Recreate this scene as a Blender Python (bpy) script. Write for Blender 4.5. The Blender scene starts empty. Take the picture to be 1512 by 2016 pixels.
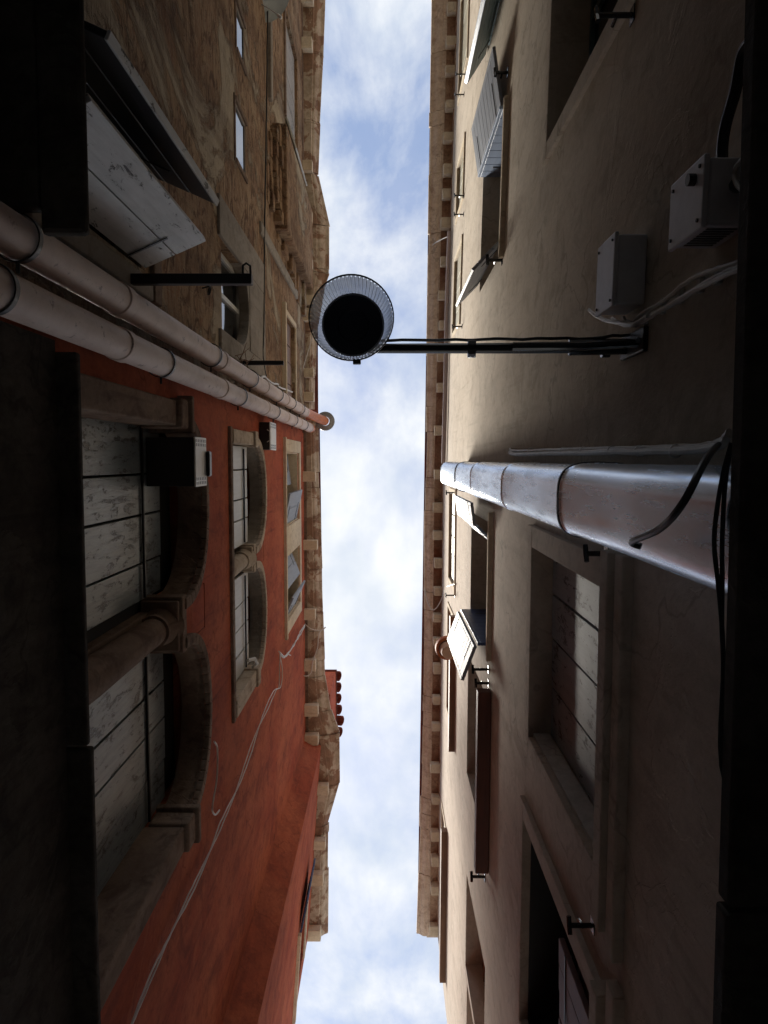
import bpy, bmesh, math, random
from mathutils import Vector, Matrix
random.seed(7)
R = math.radians
SC = bpy.context.scene
COL = SC.collection

# ------------------------------------------------------------------ camera
F = 1500.0          # focal length in units of a 1512 wide picture
EYE = 1.6           # eye height above the pavement
zc = Vector((4.0, -100.0, F)).normalized()
xc = (Vector((1, 0, 0)) - zc * zc.x).normalized()
yc = zc.cross(xc)
cam_data = bpy.data.cameras.new('camera')
cam = bpy.data.objects.new('camera', cam_data)
COL.objects.link(cam)
cam_data.sensor_fit = 'HORIZONTAL'
cam_data.sensor_width = 36.0
cam_data.lens = 36.0 * F / 1512.0
cam_data.clip_start = 0.05
cam_data.clip_end = 2000.0
rgt = Vector((xc.x, yc.x, zc.x)); dwn = Vector((xc.y, yc.y, zc.y)); fwd = Vector((xc.z, yc.z, zc.z))
cam.matrix_world = Matrix(((rgt.x, -dwn.x, -fwd.x, 0), (rgt.y, -dwn.y, -fwd.y, 0),
                           (rgt.z, -dwn.z, -fwd.z, EYE), (0, 0, 0, 1)))
SC.camera = cam

# ------------------------------------------------------------------ sky, sun, exposure
SUN_EL, SUN_AZ = R(67), R(148)        # azimuth measured from +X towards +Y
world = bpy.data.worlds.new('World'); SC.world = world; world.use_nodes = True
nt = world.node_tree; nt.nodes.clear()
def wn(t, **k):
    n = nt.nodes.new(t)
    for a, v in k.items(): setattr(n, a, v)
    return n
sky = wn('ShaderNodeTexSky', sky_type='NISHITA'); sky.sun_disc = False
sky.sun_elevation = SUN_EL; sky.sun_rotation = R(90) - SUN_AZ
sky.air_density = 1.0; sky.dust_density = 0.7; sky.ozone_density = 1.2
tc = wn('ShaderNodeTexCoord'); sep = wn('ShaderNodeSeparateXYZ')
nt.links.new(tc.outputs['Generated'], sep.inputs[0])
mx = wn('ShaderNodeMath', operation='MAXIMUM'); mx.inputs[1].default_value = 0.08
nt.links.new(sep.outputs[2], mx.inputs[0])
comb = wn('ShaderNodeCombineXYZ')
for i in (0, 1):
    d = wn('ShaderNodeMath', operation='DIVIDE')
    nt.links.new(sep.outputs[i], d.inputs[0]); nt.links.new(mx.outputs[0], d.inputs[1])
    nt.links.new(d.outputs[0], comb.inputs[i])
mp = wn('ShaderNodeMapping'); mp.inputs['Location'].default_value = (9.1, 1.0, 0.4)
mp.inputs['Scale'].default_value = (3.4, 2.7, 1)
nt.links.new(comb.outputs[0], mp.inputs[0])
n1 = wn('ShaderNodeTexNoise'); n1.inputs['Scale'].default_value = 1.15
n1.inputs['Detail'].default_value = 9; n1.inputs['Roughness'].default_value = 0.60; n1.inputs['Distortion'].default_value = 0.35
nt.links.new(mp.outputs[0], n1.inputs['Vector'])
cr = wn('ShaderNodeValToRGB'); e = cr.color_ramp.elements
e[0].position = 0.38; e[0].color = (0, 0, 0, 1); e[1].position = 0.60; e[1].color = (1, 1, 1, 1)
nt.links.new(n1.outputs[0], cr.inputs[0])
n2 = wn('ShaderNodeTexNoise'); n2.inputs['Scale'].default_value = 2.6; n2.inputs['Detail'].default_value = 8
nt.links.new(mp.outputs[0], n2.inputs['Vector'])
ccol = wn('ShaderNodeValToRGB'); e = ccol.color_ramp.elements
e[0].position = 0.30; e[0].color = (0.62, 0.70, 0.82, 1); e[1].position = 0.58; e[1].color = (0.93, 0.95, 0.97, 1)
nt.links.new(n2.outputs[0], ccol.inputs[0])
bg1 = wn('ShaderNodeBackground'); bg1.inputs['Strength'].default_value = 0.078
bg2 = wn('ShaderNodeBackground'); bg2.inputs['Strength'].default_value = 0.425
nt.links.new(sky.outputs[0], bg1.inputs[0]); nt.links.new(ccol.outputs[0], bg2.inputs[0])
haz = wn('ShaderNodeMath', operation='MULTIPLY_ADD'); haz.inputs[1].default_value = 0.80; haz.inputs[2].default_value = 0.17
nt.links.new(cr.outputs[0], haz.inputs[0])
mix = wn('ShaderNodeMixShader'); out = wn('ShaderNodeOutputWorld')
nt.links.new(haz.outputs[0], mix.inputs[0]); nt.links.new(bg1.outputs[0], mix.inputs[1])
nt.links.new(bg2.outputs[0], mix.inputs[2]); nt.links.new(mix.outputs[0], out.inputs[0])

sd = bpy.data.lights.new('sun', 'SUN'); sd.energy = 3.6; sd.angle = R(17); sd.color = (1.0, 0.94, 0.84)
sun = bpy.data.objects.new('sun', sd); COL.objects.link(sun)
sdir = Vector((math.cos(SUN_EL) * math.cos(SUN_AZ), math.cos(SUN_EL) * math.sin(SUN_AZ), math.sin(SUN_EL)))
sun.rotation_euler = sdir.to_track_quat('Z', 'Y').to_euler(); sun.location = (0, 20, 40)

SC.view_settings.view_transform = 'Standard'; SC.view_settings.look = 'None'
SC.view_settings.exposure = 1.36; SC.view_settings.gamma = 1.0; SC.view_settings.use_curve_mapping = False
SC.cycles.max_bounces = 7; SC.cycles.diffuse_bounces = 5; SC.cycles.glossy_bounces = 3
SC.cycles.use_denoising = True; SC.cycles.use_adaptive_sampling = True; SC.cycles.adaptive_threshold = 0.025

# ------------------------------------------------------------------ places measured on the facades
def ray(px, py):
    c = Vector((px - 756.0, py - 1008.0, F)); return Vector((xc.dot(c), yc.dot(c), zc.dot(c)))
class Wall:
    """A facade plane X = x0 + s*Y; sg = +1 when the house lies towards +X."""
    def __init__(s, x0, sl, sg): s.x0, s.s, s.sg = x0, sl, sg
    def X(s, y, d=0.0): return s.x0 + s.s * y + s.sg * d      # d > 0 goes into the house
    def at(s, px, py, d=0.0):
        r = ray(px, py); t = (s.x0 + s.sg * d) / (r.x - s.s * r.y); return r.y * t, r.z * t
    def P(s, px, py, d=0.0):
        y, z = s.at(px, py, d); return (s.X(y, d), y, z)
RA = Wall(1.05, -0.025, 1); RB = Wall(1.05, -0.006, 1); LW = Wall(-1.53, 0.0, -1); LC = Wall(-0.860, -0.0703, -1)
def atZ(px, py, z):
    r = ray(px, py); return (r.x * z / r.z, r.y * z / r.z, z)

# ------------------------------------------------------------------ mesh building
ORG = {}
class MB:
    def __init__(s): s.v, s.f = [], []
    def add(s, vs, fs):
        b = len(s.v); s.v += [tuple(p) for p in vs]; s.f += [tuple(b + i for i in q) for q in fs]
    def hexa(s, p):      # 8 corners: bottom loop 0-3, top loop 4-7
        s.add(p, [(3, 2, 1, 0), (4, 5, 6, 7), (0, 1, 5, 4), (1, 2, 6, 5), (2, 3, 7, 6), (3, 0, 4, 7)])
    def box(s, x0, x1, y0, y1, z0, z1):
        s.hexa([(x0, y0, z0), (x1, y0, z0), (x1, y1, z0), (x0, y1, z0), (x0, y0, z1), (x1, y0, z1), (x1, y1, z1), (x0, y1, z1)])
    def wbox(s, w, y0, y1, z0, z1, d0, d1):
        q = lambda y, d, z: (w.X(y, d), y, z)
        s.hexa([q(y0, d0, z0), q(y0, d1, z0), q(y1, d1, z0), q(y1, d0, z0), q(y0, d0, z1), q(y0, d1, z1), q(y1, d1, z1), q(y1, d0, z1)])
    def slab(s, a, b, z0, z1, t):   # upright slab from plan point a to b, thickness t to the left of a->b
        dx, dy = b[0] - a[0], b[1] - a[1]; l = math.hypot(dx, dy); nx, ny = -dy / l * t, dx / l * t
        p = [(a[0], a[1]), (b[0], b[1]), (b[0] + nx, b[1] + ny), (a[0] + nx, a[1] + ny)]
        s.hexa([(x, y, z0) for x, y in p] + [(x, y, z1) for x, y in p])
    def tube(s, path, r, n=8, caps=True):
        path = [Vector(p) for p in path]; rr = r if isinstance(r, (list, tuple)) else [r] * len(path)
        b = len(s.v); prev = None
        for i, p in enumerate(path):
            t = (path[min(i + 1, len(path) - 1)] - path[max(i - 1, 0)]).normalized()
            if prev is None:
                u = t.orthogonal().normalized()
            else:
                u = (prev - t * prev.dot(t)).normalized()
            prev = u; w = t.cross(u)
            for k in range(n):
                a = 2 * math.pi * k / n; s.v.append(tuple(p + (u * math.cos(a) + w * math.sin(a)) * rr[i]))
        for i in range(len(path) - 1):
            for k in range(n):
                k2 = (k + 1) % n
                s.f.append((b + i * n + k, b + i * n + k2, b + (i + 1) * n + k2, b + (i + 1) * n + k))
        if caps:
            s.f.append(tuple(b + k for k in range(n))[::-1]); s.f.append(tuple(b + (len(path) - 1) * n + k for k in range(n)))
    def ring(s, c, axis, r, t, w):  # flat band round an axis
        axis = Vector(axis).normalized(); c = Vector(c)
        u = axis.orthogonal().normalized(); v = axis.cross(u); n = 44; b = len(s.v)
        for rad, h in ((r, -w / 2), (r + t, -w / 2), (r + t, w / 2), (r, w / 2)):
            for k in range(n):
                a = 2 * math.pi * k / n; s.v.append(tuple(c + axis * h + (u * math.cos(a) + v * math.sin(a)) * rad))
        for j in range(4):
            j2 = (j + 1) % 4
            for k in range(n):
                k2 = (k + 1) % n; s.f.append((b + j * n + k, b + j * n + k2, b + j2 * n + k2, b + j2 * n + k))
    def lathe(s, prof, c, n=32, flute=None):   # (r, z) profile about a vertical axis through c
        b = len(s.v)
        for i, (r, z) in enumerate(prof):
            for k in range(n):
                a = 2 * math.pi * k / n; q = r * (1 + (flute(k) if flute else 0))
                s.v.append((c[0] + q * math.cos(a), c[1] + q * math.sin(a), c[2] + z))
        for i in range(len(prof) - 1):
            for k in range(n):
                k2 = (k + 1) % n; s.f.append((b + i * n + k, b + i * n + k2, b + (i + 1) * n + k2, b + (i + 1) * n + k))
    def disc(s, c, r, n=32):
        b = len(s.v)
        for k in range(n):
            a = 2 * math.pi * k / n; s.v.append((c[0] + r * math.cos(a), c[1] + r * math.sin(a), c[2]))
        s.f.append(tuple(range(b, b + n)))
    def build(s, name, mat, parent=None, bevel=0.0, smooth=False, label=None, cat=None, group=None, kind=None, seg=2):
        xs, ys, zs = zip(*s.v)
        org = Vector(((min(xs) + max(xs)) / 2, (min(ys) + max(ys)) / 2, min(zs) + EYE))
        me = bpy.data.meshes.new(name)
        me.from_pydata([(x - org.x, y - org.y, z + EYE - org.z) for x, y, z in s.v], [], s.f)
        bm = bmesh.new(); bm.from_mesh(me); bmesh.ops.recalc_face_normals(bm, faces=bm.faces); bm.to_mesh(me); bm.free()
        me.materials.append(M[mat] if isinstance(mat, str) else mat)
        if smooth:
            for p in me.polygons: p.use_smooth = True
            me.set_sharp_from_angle(angle=R(32))
        o = bpy.data.objects.new(name, me); COL.objects.link(o)
        if parent: o.parent = parent; o.location = org - ORG[parent]
        else: o.location = org
        ORG[o] = org
        if bevel:
            m = o.modifiers.new('bevel', 'BEVEL'); m.width = bevel; m.segments = seg; m.limit_method = 'ANGLE'
        tag(o, label, cat, group, kind)
        return o
def tag(o, label=None, cat=None, group=None, kind=None):
    for k, v in (('label', label), ('category', cat), ('group', group), ('kind', kind)):
        if v: o[k] = v
def thing(name, loc, label, cat, group=None):
    o = bpy.data.objects.new(name, None); COL.objects.link(o); o.empty_display_size = 0.2
    o.location = (loc[0], loc[1], loc[2] + EYE); ORG[o] = Vector(o.location); tag(o, label, cat, group); return o

# ------------------------------------------------------------------ materials
M = {}
def mat(name):
    m = bpy.data.materials.new(name); m.use_nodes = True; n = m.node_tree; n.nodes.clear()
    o = n.nodes.new('ShaderNodeOutputMaterial'); b = n.nodes.new('ShaderNodeBsdfPrincipled'); n.links.new(b.outputs[0], o.inputs[0])
    M[name] = m
    return n, b
def nd(n, t, inp=None, **k):
    x = n.nodes.new(t)
    for a, v in k.items(): setattr(x, a, v)
    for a, v in (inp or {}).items():
        if hasattr(v, 'is_linked') or hasattr(v, 'links'): n.links.new(v, x.inputs[a])
        else: x.inputs[a].default_value = v
    return x
def pos(n, scale=(1, 1, 1), rot=(0, 0, 0)):
    g = nd(n, 'ShaderNodeNewGeometry')
    return nd(n, 'ShaderNodeMapping', {'Vector': g.outputs['Position'], 'Scale': scale, 'Rotation': rot}).outputs[0]
def noise(n, vec, sc, det=6, rough=0.6, dist=0.0):
    return nd(n, 'ShaderNodeTexNoise', {'Vector': vec, 'Scale': sc, 'Detail': det, 'Roughness': rough, 'Distortion': dist}).outputs[0]
def ramp(n, fac, stops, interp='LINEAR'):
    r = nd(n, 'ShaderNodeValToRGB', {'Fac': fac}); r.color_ramp.interpolation = interp
    el = r.color_ramp.elements
    while len(el) < len(stops): el.new(0.5)
    for e_, (p, c) in zip(el, stops): e_.position = p; e_.color = (c, c, c, 1) if not isinstance(c, tuple) else (*c, 1)
    return r.outputs[0]
def mixc(n, f, a, b, mode='MIX'):
    x = nd(n, 'ShaderNodeMix', data_type='RGBA', blend_type=mode)
    for i, v in ((0, f), (6, a), (7, b)):
        if hasattr(v, 'links'): n.links.new(v, x.inputs[i])
        else: x.inputs[i].default_value = (*v, 1) if isinstance(v, tuple) else v
    return x.outputs[2]
def bump(n, b, h, st=0.3, di=0.01):
    x = nd(n, 'ShaderNodeBump', {'Strength': st, 'Distance': di, 'Height': h}); n.links.new(x.outputs[0], b.inputs['Normal'])
def setc(n, b, c, rough=0.9, **k):
    if hasattr(c, 'links'): n.links.new(c, b.inputs['Base Color'])
    else: b.inputs['Base Color'].default_value = (*c, 1)
    if hasattr(rough, 'links'): n.links.new(rough, b.inputs['Roughness'])
    else: b.inputs['Roughness'].default_value = rough
    for a, v in k.items(): b.inputs[a.replace('_', ' ')].default_value = v
def addm(n, a, b, op='ADD'):
    x = nd(n, 'ShaderNodeMath', operation=op)
    for i, v in ((0, a), (1, b)):
        if hasattr(v, 'links'): n.links.new(v, x.inputs[i])
        else: x.inputs[i].default_value = v
    return x.outputs[0]

def plaster(name, base, dark, light, streak=0.5, patch=0.5, seed=0.0, bst=0.45, crack=0.32):
    n, b = mat(name)
    p = pos(n); ps = pos(n, (1.0, 1.7, 0.42)); pf = pos(n, (1, 1, 0.8))
    big = noise(n, p, 0.55 + seed * 0.013, 5, 0.66, 0.6); st = noise(n, ps, 2.0 + seed * 0.02, 5, 0.66, 0.5); fine = noise(n, pf, 26, 4, 0.75)
    mid = noise(n, pf, 4.5 + seed * 0.03, 6, 0.70, 0.5)
    c = mixc(n, ramp(n, big, [(0.36, 0.0), (0.62, 1.0)]), base, light)
    c = mixc(n, addm(n, ramp(n, st, [(0.46, 0.0), (0.72, 1.0)]), streak, 'MULTIPLY'), c, dark)
    c = mixc(n, addm(n, ramp(n, mid, [(0.50, 0.0), (0.64, 1.0)]), patch, 'MULTIPLY'), c, dark)
    # old repairs: patches with an edge of their own
    rp = ramp(n, noise(n, pf, 1.15 + seed * 0.04, 7, 0.62, 0.9), [(0.565, 0.0), (0.580, 1.0)])
    c = mixc(n, addm(n, rp, 0.42, 'MULTIPLY'), c, light)
    dk = ramp(n, noise(n, pf, 0.9 + seed * 0.03, 7, 0.70, 1.2), [(0.60, 0.0), (0.64, 0.6), (0.72, 1.0)])
    c = mixc(n, addm(n, dk, 0.55, 'MULTIPLY'), c, dark)
    dr = ramp(n, noise(n, pos(n, (1.0, 7.0, 0.22)), 2.0 + seed * 0.02, 3, 0.6, 0.15), [(0.57, 0.0), (0.70, 1.0)])
    c = mixc(n, addm(n, addm(n, dr, ramp(n, big, [(0.40, 1.0), (0.55, 0.0)]), 'MULTIPLY'), 0.55, 'MULTIPLY'), c, dark)
    c = mixc(n, addm(n, ramp(n, fine, [(0.3, 1.0), (0.6, 0.0)]), 0.30, 'MULTIPLY'), c, dark)
    wv = nd(n, 'ShaderNodeVectorMath', {0: p, 1: nd(n, 'ShaderNodeTexNoise', {'Vector': p, 'Scale': 2.5, 'Detail': 3.0}).outputs[1]}, operation='ADD').outputs[0]
    vo = nd(n, 'ShaderNodeTexVoronoi', {'Vector': wv, 'Scale': 0.75}, feature='DISTANCE_TO_EDGE').outputs['Distance']
    ck = addm(n, ramp(n, vo, [(0.004, 1.0), (0.012, 0.0)]), ramp(n, big, [(0.44, 0.0), (0.56, 1.0)]), 'MULTIPLY')
    c = mixc(n, addm(n, ck, crack, 'MULTIPLY'), c, tuple(x * 0.45 for x in dark))
    setc(n, b, c, 0.93, Specular_IOR_Level=0.06)
    h = addm(n, addm(n, addm(n, mid, 1.0, 'MULTIPLY'), addm(n, fine, 0.5, 'MULTIPLY')), addm(n, rp, 0.35, 'MULTIPLY'))
    bump(n, b, h, bst, 0.010)
plaster('plaster_beige', (0.515, 0.445, 0.36), (0.32, 0.265, 0.205), (0.57, 0.505, 0.42), 0.45, 0.45, 1)
plaster('plaster_pinkish', (0.52, 0.445, 0.37), (0.33, 0.27, 0.215), (0.57, 0.50, 0.425), 0.45, 0.45, 5)
plaster('plaster_red', (0.41, 0.098, 0.052), (0.13, 0.040, 0.033), (0.50, 0.150, 0.078), 0.50, 0.38, 9)
plaster('plaster_grey', (0.30, 0.27, 0.235), (0.16, 0.135, 0.11), (0.36, 0.33, 0.29), 0.5, 0.5, 3)
plaster('stone', (0.50, 0.42, 0.33), (0.21, 0.15, 0.11), (0.60, 0.52, 0.42), 0.45, 0.55, 2, 0.6)
plaster('stone_brown', (0.70, 0.58, 0.46), (0.33, 0.21, 0.15), (0.74, 0.63, 0.52), 0.35, 0.55, 7, 0.6)
plaster('stone_cream', (0.66, 0.56, 0.42), (0.38, 0.29, 0.20), (0.72, 0.64, 0.50), 0.4, 0.35, 4, 0.4)
plaster('stone_dirty', (0.22, 0.155, 0.115), (0.09, 0.055, 0.042), (0.30, 0.23, 0.18), 0.5, 0.6, 6, 0.6)
plaster('stone_grey', (0.56, 0.54, 0.50), (0.33, 0.31, 0.28), (0.64, 0.62, 0.58), 0.4, 0.4, 11, 0.5)
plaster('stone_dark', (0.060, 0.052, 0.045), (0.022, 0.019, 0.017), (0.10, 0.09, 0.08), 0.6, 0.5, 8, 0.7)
plaster('soffit_redbrown', (0.24, 0.095, 0.055), (0.10, 0.042, 0.030), (0.52, 0.38, 0.27), 0.3, 0.4, 12, 0.7)

n, b = mat('stone_flaked')
p_ = pos(n); fl_ = ramp(n, noise(n, p_, 2.1, 7, 0.66, 0.7), [(0.50, 0.0), (0.53, 1.0)]); g2 = noise(n, p_, 5.0, 6, 0.7, 0.4)
ca_ = mixc(n, ramp(n, g2, [(0.40, 0.0), (0.66, 0.9)]), (0.58, 0.50, 0.40), (0.33, 0.26, 0.19)); cb_ = mixc(n, ramp(n, g2, [(0.40, 0.0), (0.66, 0.9)]), (0.36, 0.235, 0.165), (0.21, 0.135, 0.10))
setc(n, b, mixc(n, fl_, ca_, cb_), 0.92, Specular_IOR_Level=0.06); bump(n, b, addm(n, addm(n, fl_, -0.5, 'MULTIPLY'), g2), 0.5, 0.012)

# old brick: courses, crumbling render patches, soot
n, b = mat('old_brick')
g = nd(n, 'ShaderNodeNewGeometry'); sp_ = nd(n, 'ShaderNodeSeparateXYZ', {0: g.outputs['Position']})
wob = noise(n, pos(n), 1.7, 4); zz = addm(n, sp_.outputs[2], addm(n, wob, 0.10, 'MULTIPLY'))
cv = nd(n, 'ShaderNodeCombineXYZ', {0: addm(n, sp_.outputs[1], addm(n, sp_.outputs[0], 1.0, 'MULTIPLY')), 1: zz}).outputs[0]
br = nd(n, 'ShaderNodeTexBrick', {'Vector': cv, 'Color1': (0.38, 0.25, 0.155, 1), 'Color2': (0.29, 0.175, 0.11, 1), 'Mortar': (0.36, 0.265, 0.18, 1),
        'Scale': 1.0, 'Mortar Size': 0.008, 'Mortar Smooth': 0.3, 'Bias': -0.1, 'Brick Width': 0.26, 'Row Height': 0.072})
py_ = pos(n, (1, 0.8, 1.25)); hn = noise(n, py_, 2.6, 7, 0.72, 1.0); big = noise(n, pos(n, (1, 1, 0.6)), 0.75, 9, 0.68, 0.7)
c = mixc(n, ramp(n, hn, [(0.45, 0.0), (0.66, 0.9)]), br.outputs[0], (0.47, 0.35, 0.225))
c = mixc(n, ramp(n, noise(n, pos(n, (1, 1.0, 1.4)), 3.6, 6, 0.78, 1.3), [(0.50, 0.0), (0.60, 0.85)]), c, (0.12, 0.07, 0.045))
c = mixc(n, ramp(n, noise(n, pos(n, (1, 1.0, 1.3)), 1.9, 7, 0.72, 1.4), [(0.56, 0.0), (0.64, 0.6)]), c, (0.30, 0.15, 0.085))
c = mixc(n, ramp(n, big, [(0.54, 0.0), (0.585, 0.9)]), c, (0.50, 0.425, 0.32))
c = mixc(n, ramp(n, noise(n, pos(n, (1, 1.6, 0.2)), 1.3, 7, 0.6), [(0.44, 0.0), (0.70, 0.75)]), c, (0.105, 0.062, 0.042))
setc(n, b, c, 0.95, Specular_IOR_Level=0.06)
h = addm(n, addm(n, hn, 1.4, 'MULTIPLY'), addm(n, br.outputs['Fac'], -0.35, 'MULTIPLY'))
h = addm(n, h, addm(n, ramp(n, big, [(0.54, 0.0), (0.585, 1.0)]), 0.8, 'MULTIPLY'))
bump(n, b, h, 1.0, 0.045)

# brushed sheet steel of the big flue
n, b = mat('steel')
w1 = noise(n, pos(n, (1.0, 1.0, 0.5)), 1.9, 2, 0.45, 0.2); w2 = noise(n, pos(n, (5, 5, 0.6)), 5, 4, 0.6)
sm = ramp(n, noise(n, pos(n, (1, 1, 0.6)), 3.0, 7, 0.7, 0.5), [(0.35, (0.62, 0.74, 0.90)), (0.7, (0.78, 0.88, 0.99))])
setc(n, b, sm, ramp(n, w2, [(0.3, 0.20), (0.75, 0.32)]), Metallic=0.80)
bump(n, b, addm(n, w1, addm(n, w2, 0.006, 'MULTIPLY')), 0.22, 0.03)
# painted downpipes
n, b = mat('pipe_paint')
c = mixc(n, ramp(n, noise(n, pos(n, (1, 1, 0.5)), 3.2, 8, 0.7, 0.4), [(0.42, 0.0), (0.64, 0.8)]), (0.66, 0.54, 0.48), (0.46, 0.35, 0.30))
c = mixc(n, ramp(n, noise(n, pos(n), 14, 6, 0.75), [(0.60, 0.0), (0.66, 0.7)]), c, (0.16, 0.115, 0.09))
c = mixc(n, ramp(n, noise(n, pos(n, (1, 1, 0.3)), 6, 6, 0.7), [(0.58, 0.0), (0.72, 0.5)]), c, (0.56, 0.49, 0.44))
setc(n, b, c, 0.55, Specular_IOR_Level=0.35); bump(n, b, noise(n, pos(n), 40, 4), 0.12, 0.003)
n, b = mat('pipe_orange')
c = mixc(n, ramp(n, noise(n, pos(n), 12, 6, 0.7), [(0.45, 0.0), (0.68, 0.8)]), (0.62, 0.19, 0.05), (0.40, 0.12, 0.045)); setc(n, b, c, 0.5)

def wood(name, base, dark, spec, axis='Z', rough=0.62, spk=0.62):
    n, b = mat(name)
    s = {'Z': (9, 9, 0.7), 'Y': (9, 0.7, 9)}[axis]
    gr = noise(n, pos(n, s), 3.0, 8, 0.65, 0.3); bl = noise(n, pos(n), 1.6, 6, 0.6)
    c = mixc(n, ramp(n, gr, [(0.42, 0.0), (0.72, 0.65)]), base, dark)
    c = mixc(n, ramp(n, bl, [(0.40, 0.0), (0.70, 0.55)]), c, dark)
    sk = ramp(n, addm(n, noise(n, pos(n, (1, 1, 0.30)), 17, 6, 0.8, 0.5), addm(n, addm(n, bl, -0.5), 0.35, 'MULTIPLY')), [(spk, 0.0), (spk + 0.06, 1.0)])
    c = mixc(n, sk, c, spec)
    setc(n, b, c, rough)
    bump(n, b, addm(n, gr, addm(n, sk, -0.6, 'MULTIPLY')), 0.4, 0.006)
wood('wood_grey', (0.26, 0.315, 0.335), (0.11, 0.135, 0.145), (0.018, 0.018, 0.018), 'Z', 0.33, 0.55)
wood('wood_peeling', (0.58, 0.59, 0.585), (0.34, 0.35, 0.345), (0.030, 0.026, 0.024), 'Z', 0.5, 0.575)
wood('wood_weathered', (0.34, 0.29, 0.235), (0.17, 0.14, 0.11), (0.035, 0.03, 0.027), 'Z', 0.6, 0.59)
wood('wood_white', (0.265, 0.285, 0.32), (0.19, 0.21, 0.245), (0.10, 0.10, 0.105), 'Z', 0.55, 0.66)
wood('wood_bluegrey', (0.38, 0.42, 0.46), (0.20, 0.23, 0.26), (0.035, 0.035, 0.036), 'Z', 0.65, 0.575)
wood('wood_offwhite', (0.60, 0.61, 0.585), (0.46, 0.47, 0.45), (0.12, 0.11, 0.10), 'Z', 0.45, 0.68)
wood('wood_blue', (0.20, 0.27, 0.40), (0.15, 0.20, 0.30), (0.09, 0.11, 0.15), 'Z', 0.45, 0.72)
wood('wood_deepblue', (0.035, 0.07, 0.19), (0.02, 0.035, 0.09), (0.01, 0.012, 0.03), 'Z', 0.4, 0.75)
wood('wood_teal', (0.070, 0.125, 0.135), (0.03, 0.05, 0.055), (0.02, 0.025, 0.025), 'Z', 0.45, 0.72)
wood('wood_olive', (0.27, 0.235, 0.135), (0.17, 0.145, 0.08), (0.10, 0.085, 0.05), 'Z', 0.6, 0.72)
wood('wood_brown', (0.235, 0.13, 0.07), (0.11, 0.055, 0.035), (0.04, 0.025, 0.018), 'Y', 0.65, 0.68)
wood('wood_redbrown', (0.13, 0.040, 0.022), (0.07, 0.022, 0.016), (0.02, 0.01, 0.008), 'Y', 0.6, 0.72)
wood('black_wood_and_shade', (0.022, 0.022, 0.024), (0.012, 0.012, 0.013), (0.10, 0.10, 0.10), 'Z', 0.5, 0.70)  # black wood; also paints the shade in a recess and on a leaf

def plain(name, col, rough=0.5, var=0.25, **k):
    n, b = mat(name)
    c = mixc(n, addm(n, ramp(n, noise(n, pos(n), 7, 7, 0.7, 0.3), [(0.38, 0.0), (0.68, 1.0)]), var, 'MULTIPLY'), col, tuple(x * 0.35 for x in col))
    setc(n, b, c, rough, **k); bump(n, b, noise(n, pos(n), 45, 4), 0.12, 0.002)
plain('iron', (0.018, 0.018, 0.020), 0.45, 0.4)
plain('iron_gloss', (0.012, 0.013, 0.015), 0.22, 0.3)
plain('plastic_grey', (0.62, 0.62, 0.64), 0.38, 0.3)
plain('plastic_white', (0.72, 0.72, 0.68), 0.4, 0.2)
plain('plastic_black', (0.02, 0.02, 0.022), 0.35, 0.2)
plain('cable_white', (0.62, 0.60, 0.56), 0.45, 0.35)
plain('cable_grey', (0.52, 0.50, 0.46), 0.5, 0.4)
plain('cable_black', (0.014, 0.014, 0.016), 0.38, 0.2)
plain('conduit_mauve', (0.50, 0.42, 0.42), 0.45, 0.3)
plain('terracotta', (0.52, 0.155, 0.055), 0.75, 0.45)
plain('terracotta_pale', (0.60, 0.40, 0.29), 0.75, 0.25)
plain('roof_tile', (0.21, 0.055, 0.036), 0.85, 0.8)
plain('zinc', (0.36, 0.38, 0.41), 0.42, 0.4, Metallic=0.4)
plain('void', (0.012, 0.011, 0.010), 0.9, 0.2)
plain('paving', (0.22, 0.21, 0.20), 0.85, 0.4)
plain('dish', (0.30, 0.33, 0.33), 0.5, 0.3)
n, b = mat('glass'); setc(n, b, (0.018, 0.022, 0.026), 0.04, Specular_IOR_Level=0.9)
bump(n, b, noise(n, pos(n), 2.5, 2), 0.05, 0.01)
n, b = mat('glass_dark'); setc(n, b, (0.01, 0.011, 0.013), 0.12)
n, b = mat('lens_glass'); setc(n, b, (0.012, 0.016, 0.030), 0.3)
# fluted prismatic glass of the lantern
n, b = mat('prism_glass'); setc(n, b, (0.55, 0.57, 0.60), 0.12)
tr = nd(n, 'ShaderNodeBsdfTransparent', {'Color': (0.78, 0.80, 0.84, 1)}); tl = nd(n, 'ShaderNodeBsdfTranslucent', {'Color': (0.7, 0.73, 0.78, 1)})
lw = nd(n, 'ShaderNodeLayerWeight', {'Blend': 0.35})
m1 = nd(n, 'ShaderNodeMixShader', {0: 0.4, 1: b.outputs[0], 2: tl.outputs[0]})
ms = nd(n, 'ShaderNodeMixShader', {0: ramp(n, lw.outputs['Facing'], [(0.25, 0.42), (0.90, 0.97)]), 1: tr.outputs[0], 2: m1.outputs[0]})
n.links.new(ms.outputs[0], [x for x in n.nodes if x.type == 'OUTPUT_MATERIAL'][0].inputs[0])

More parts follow.
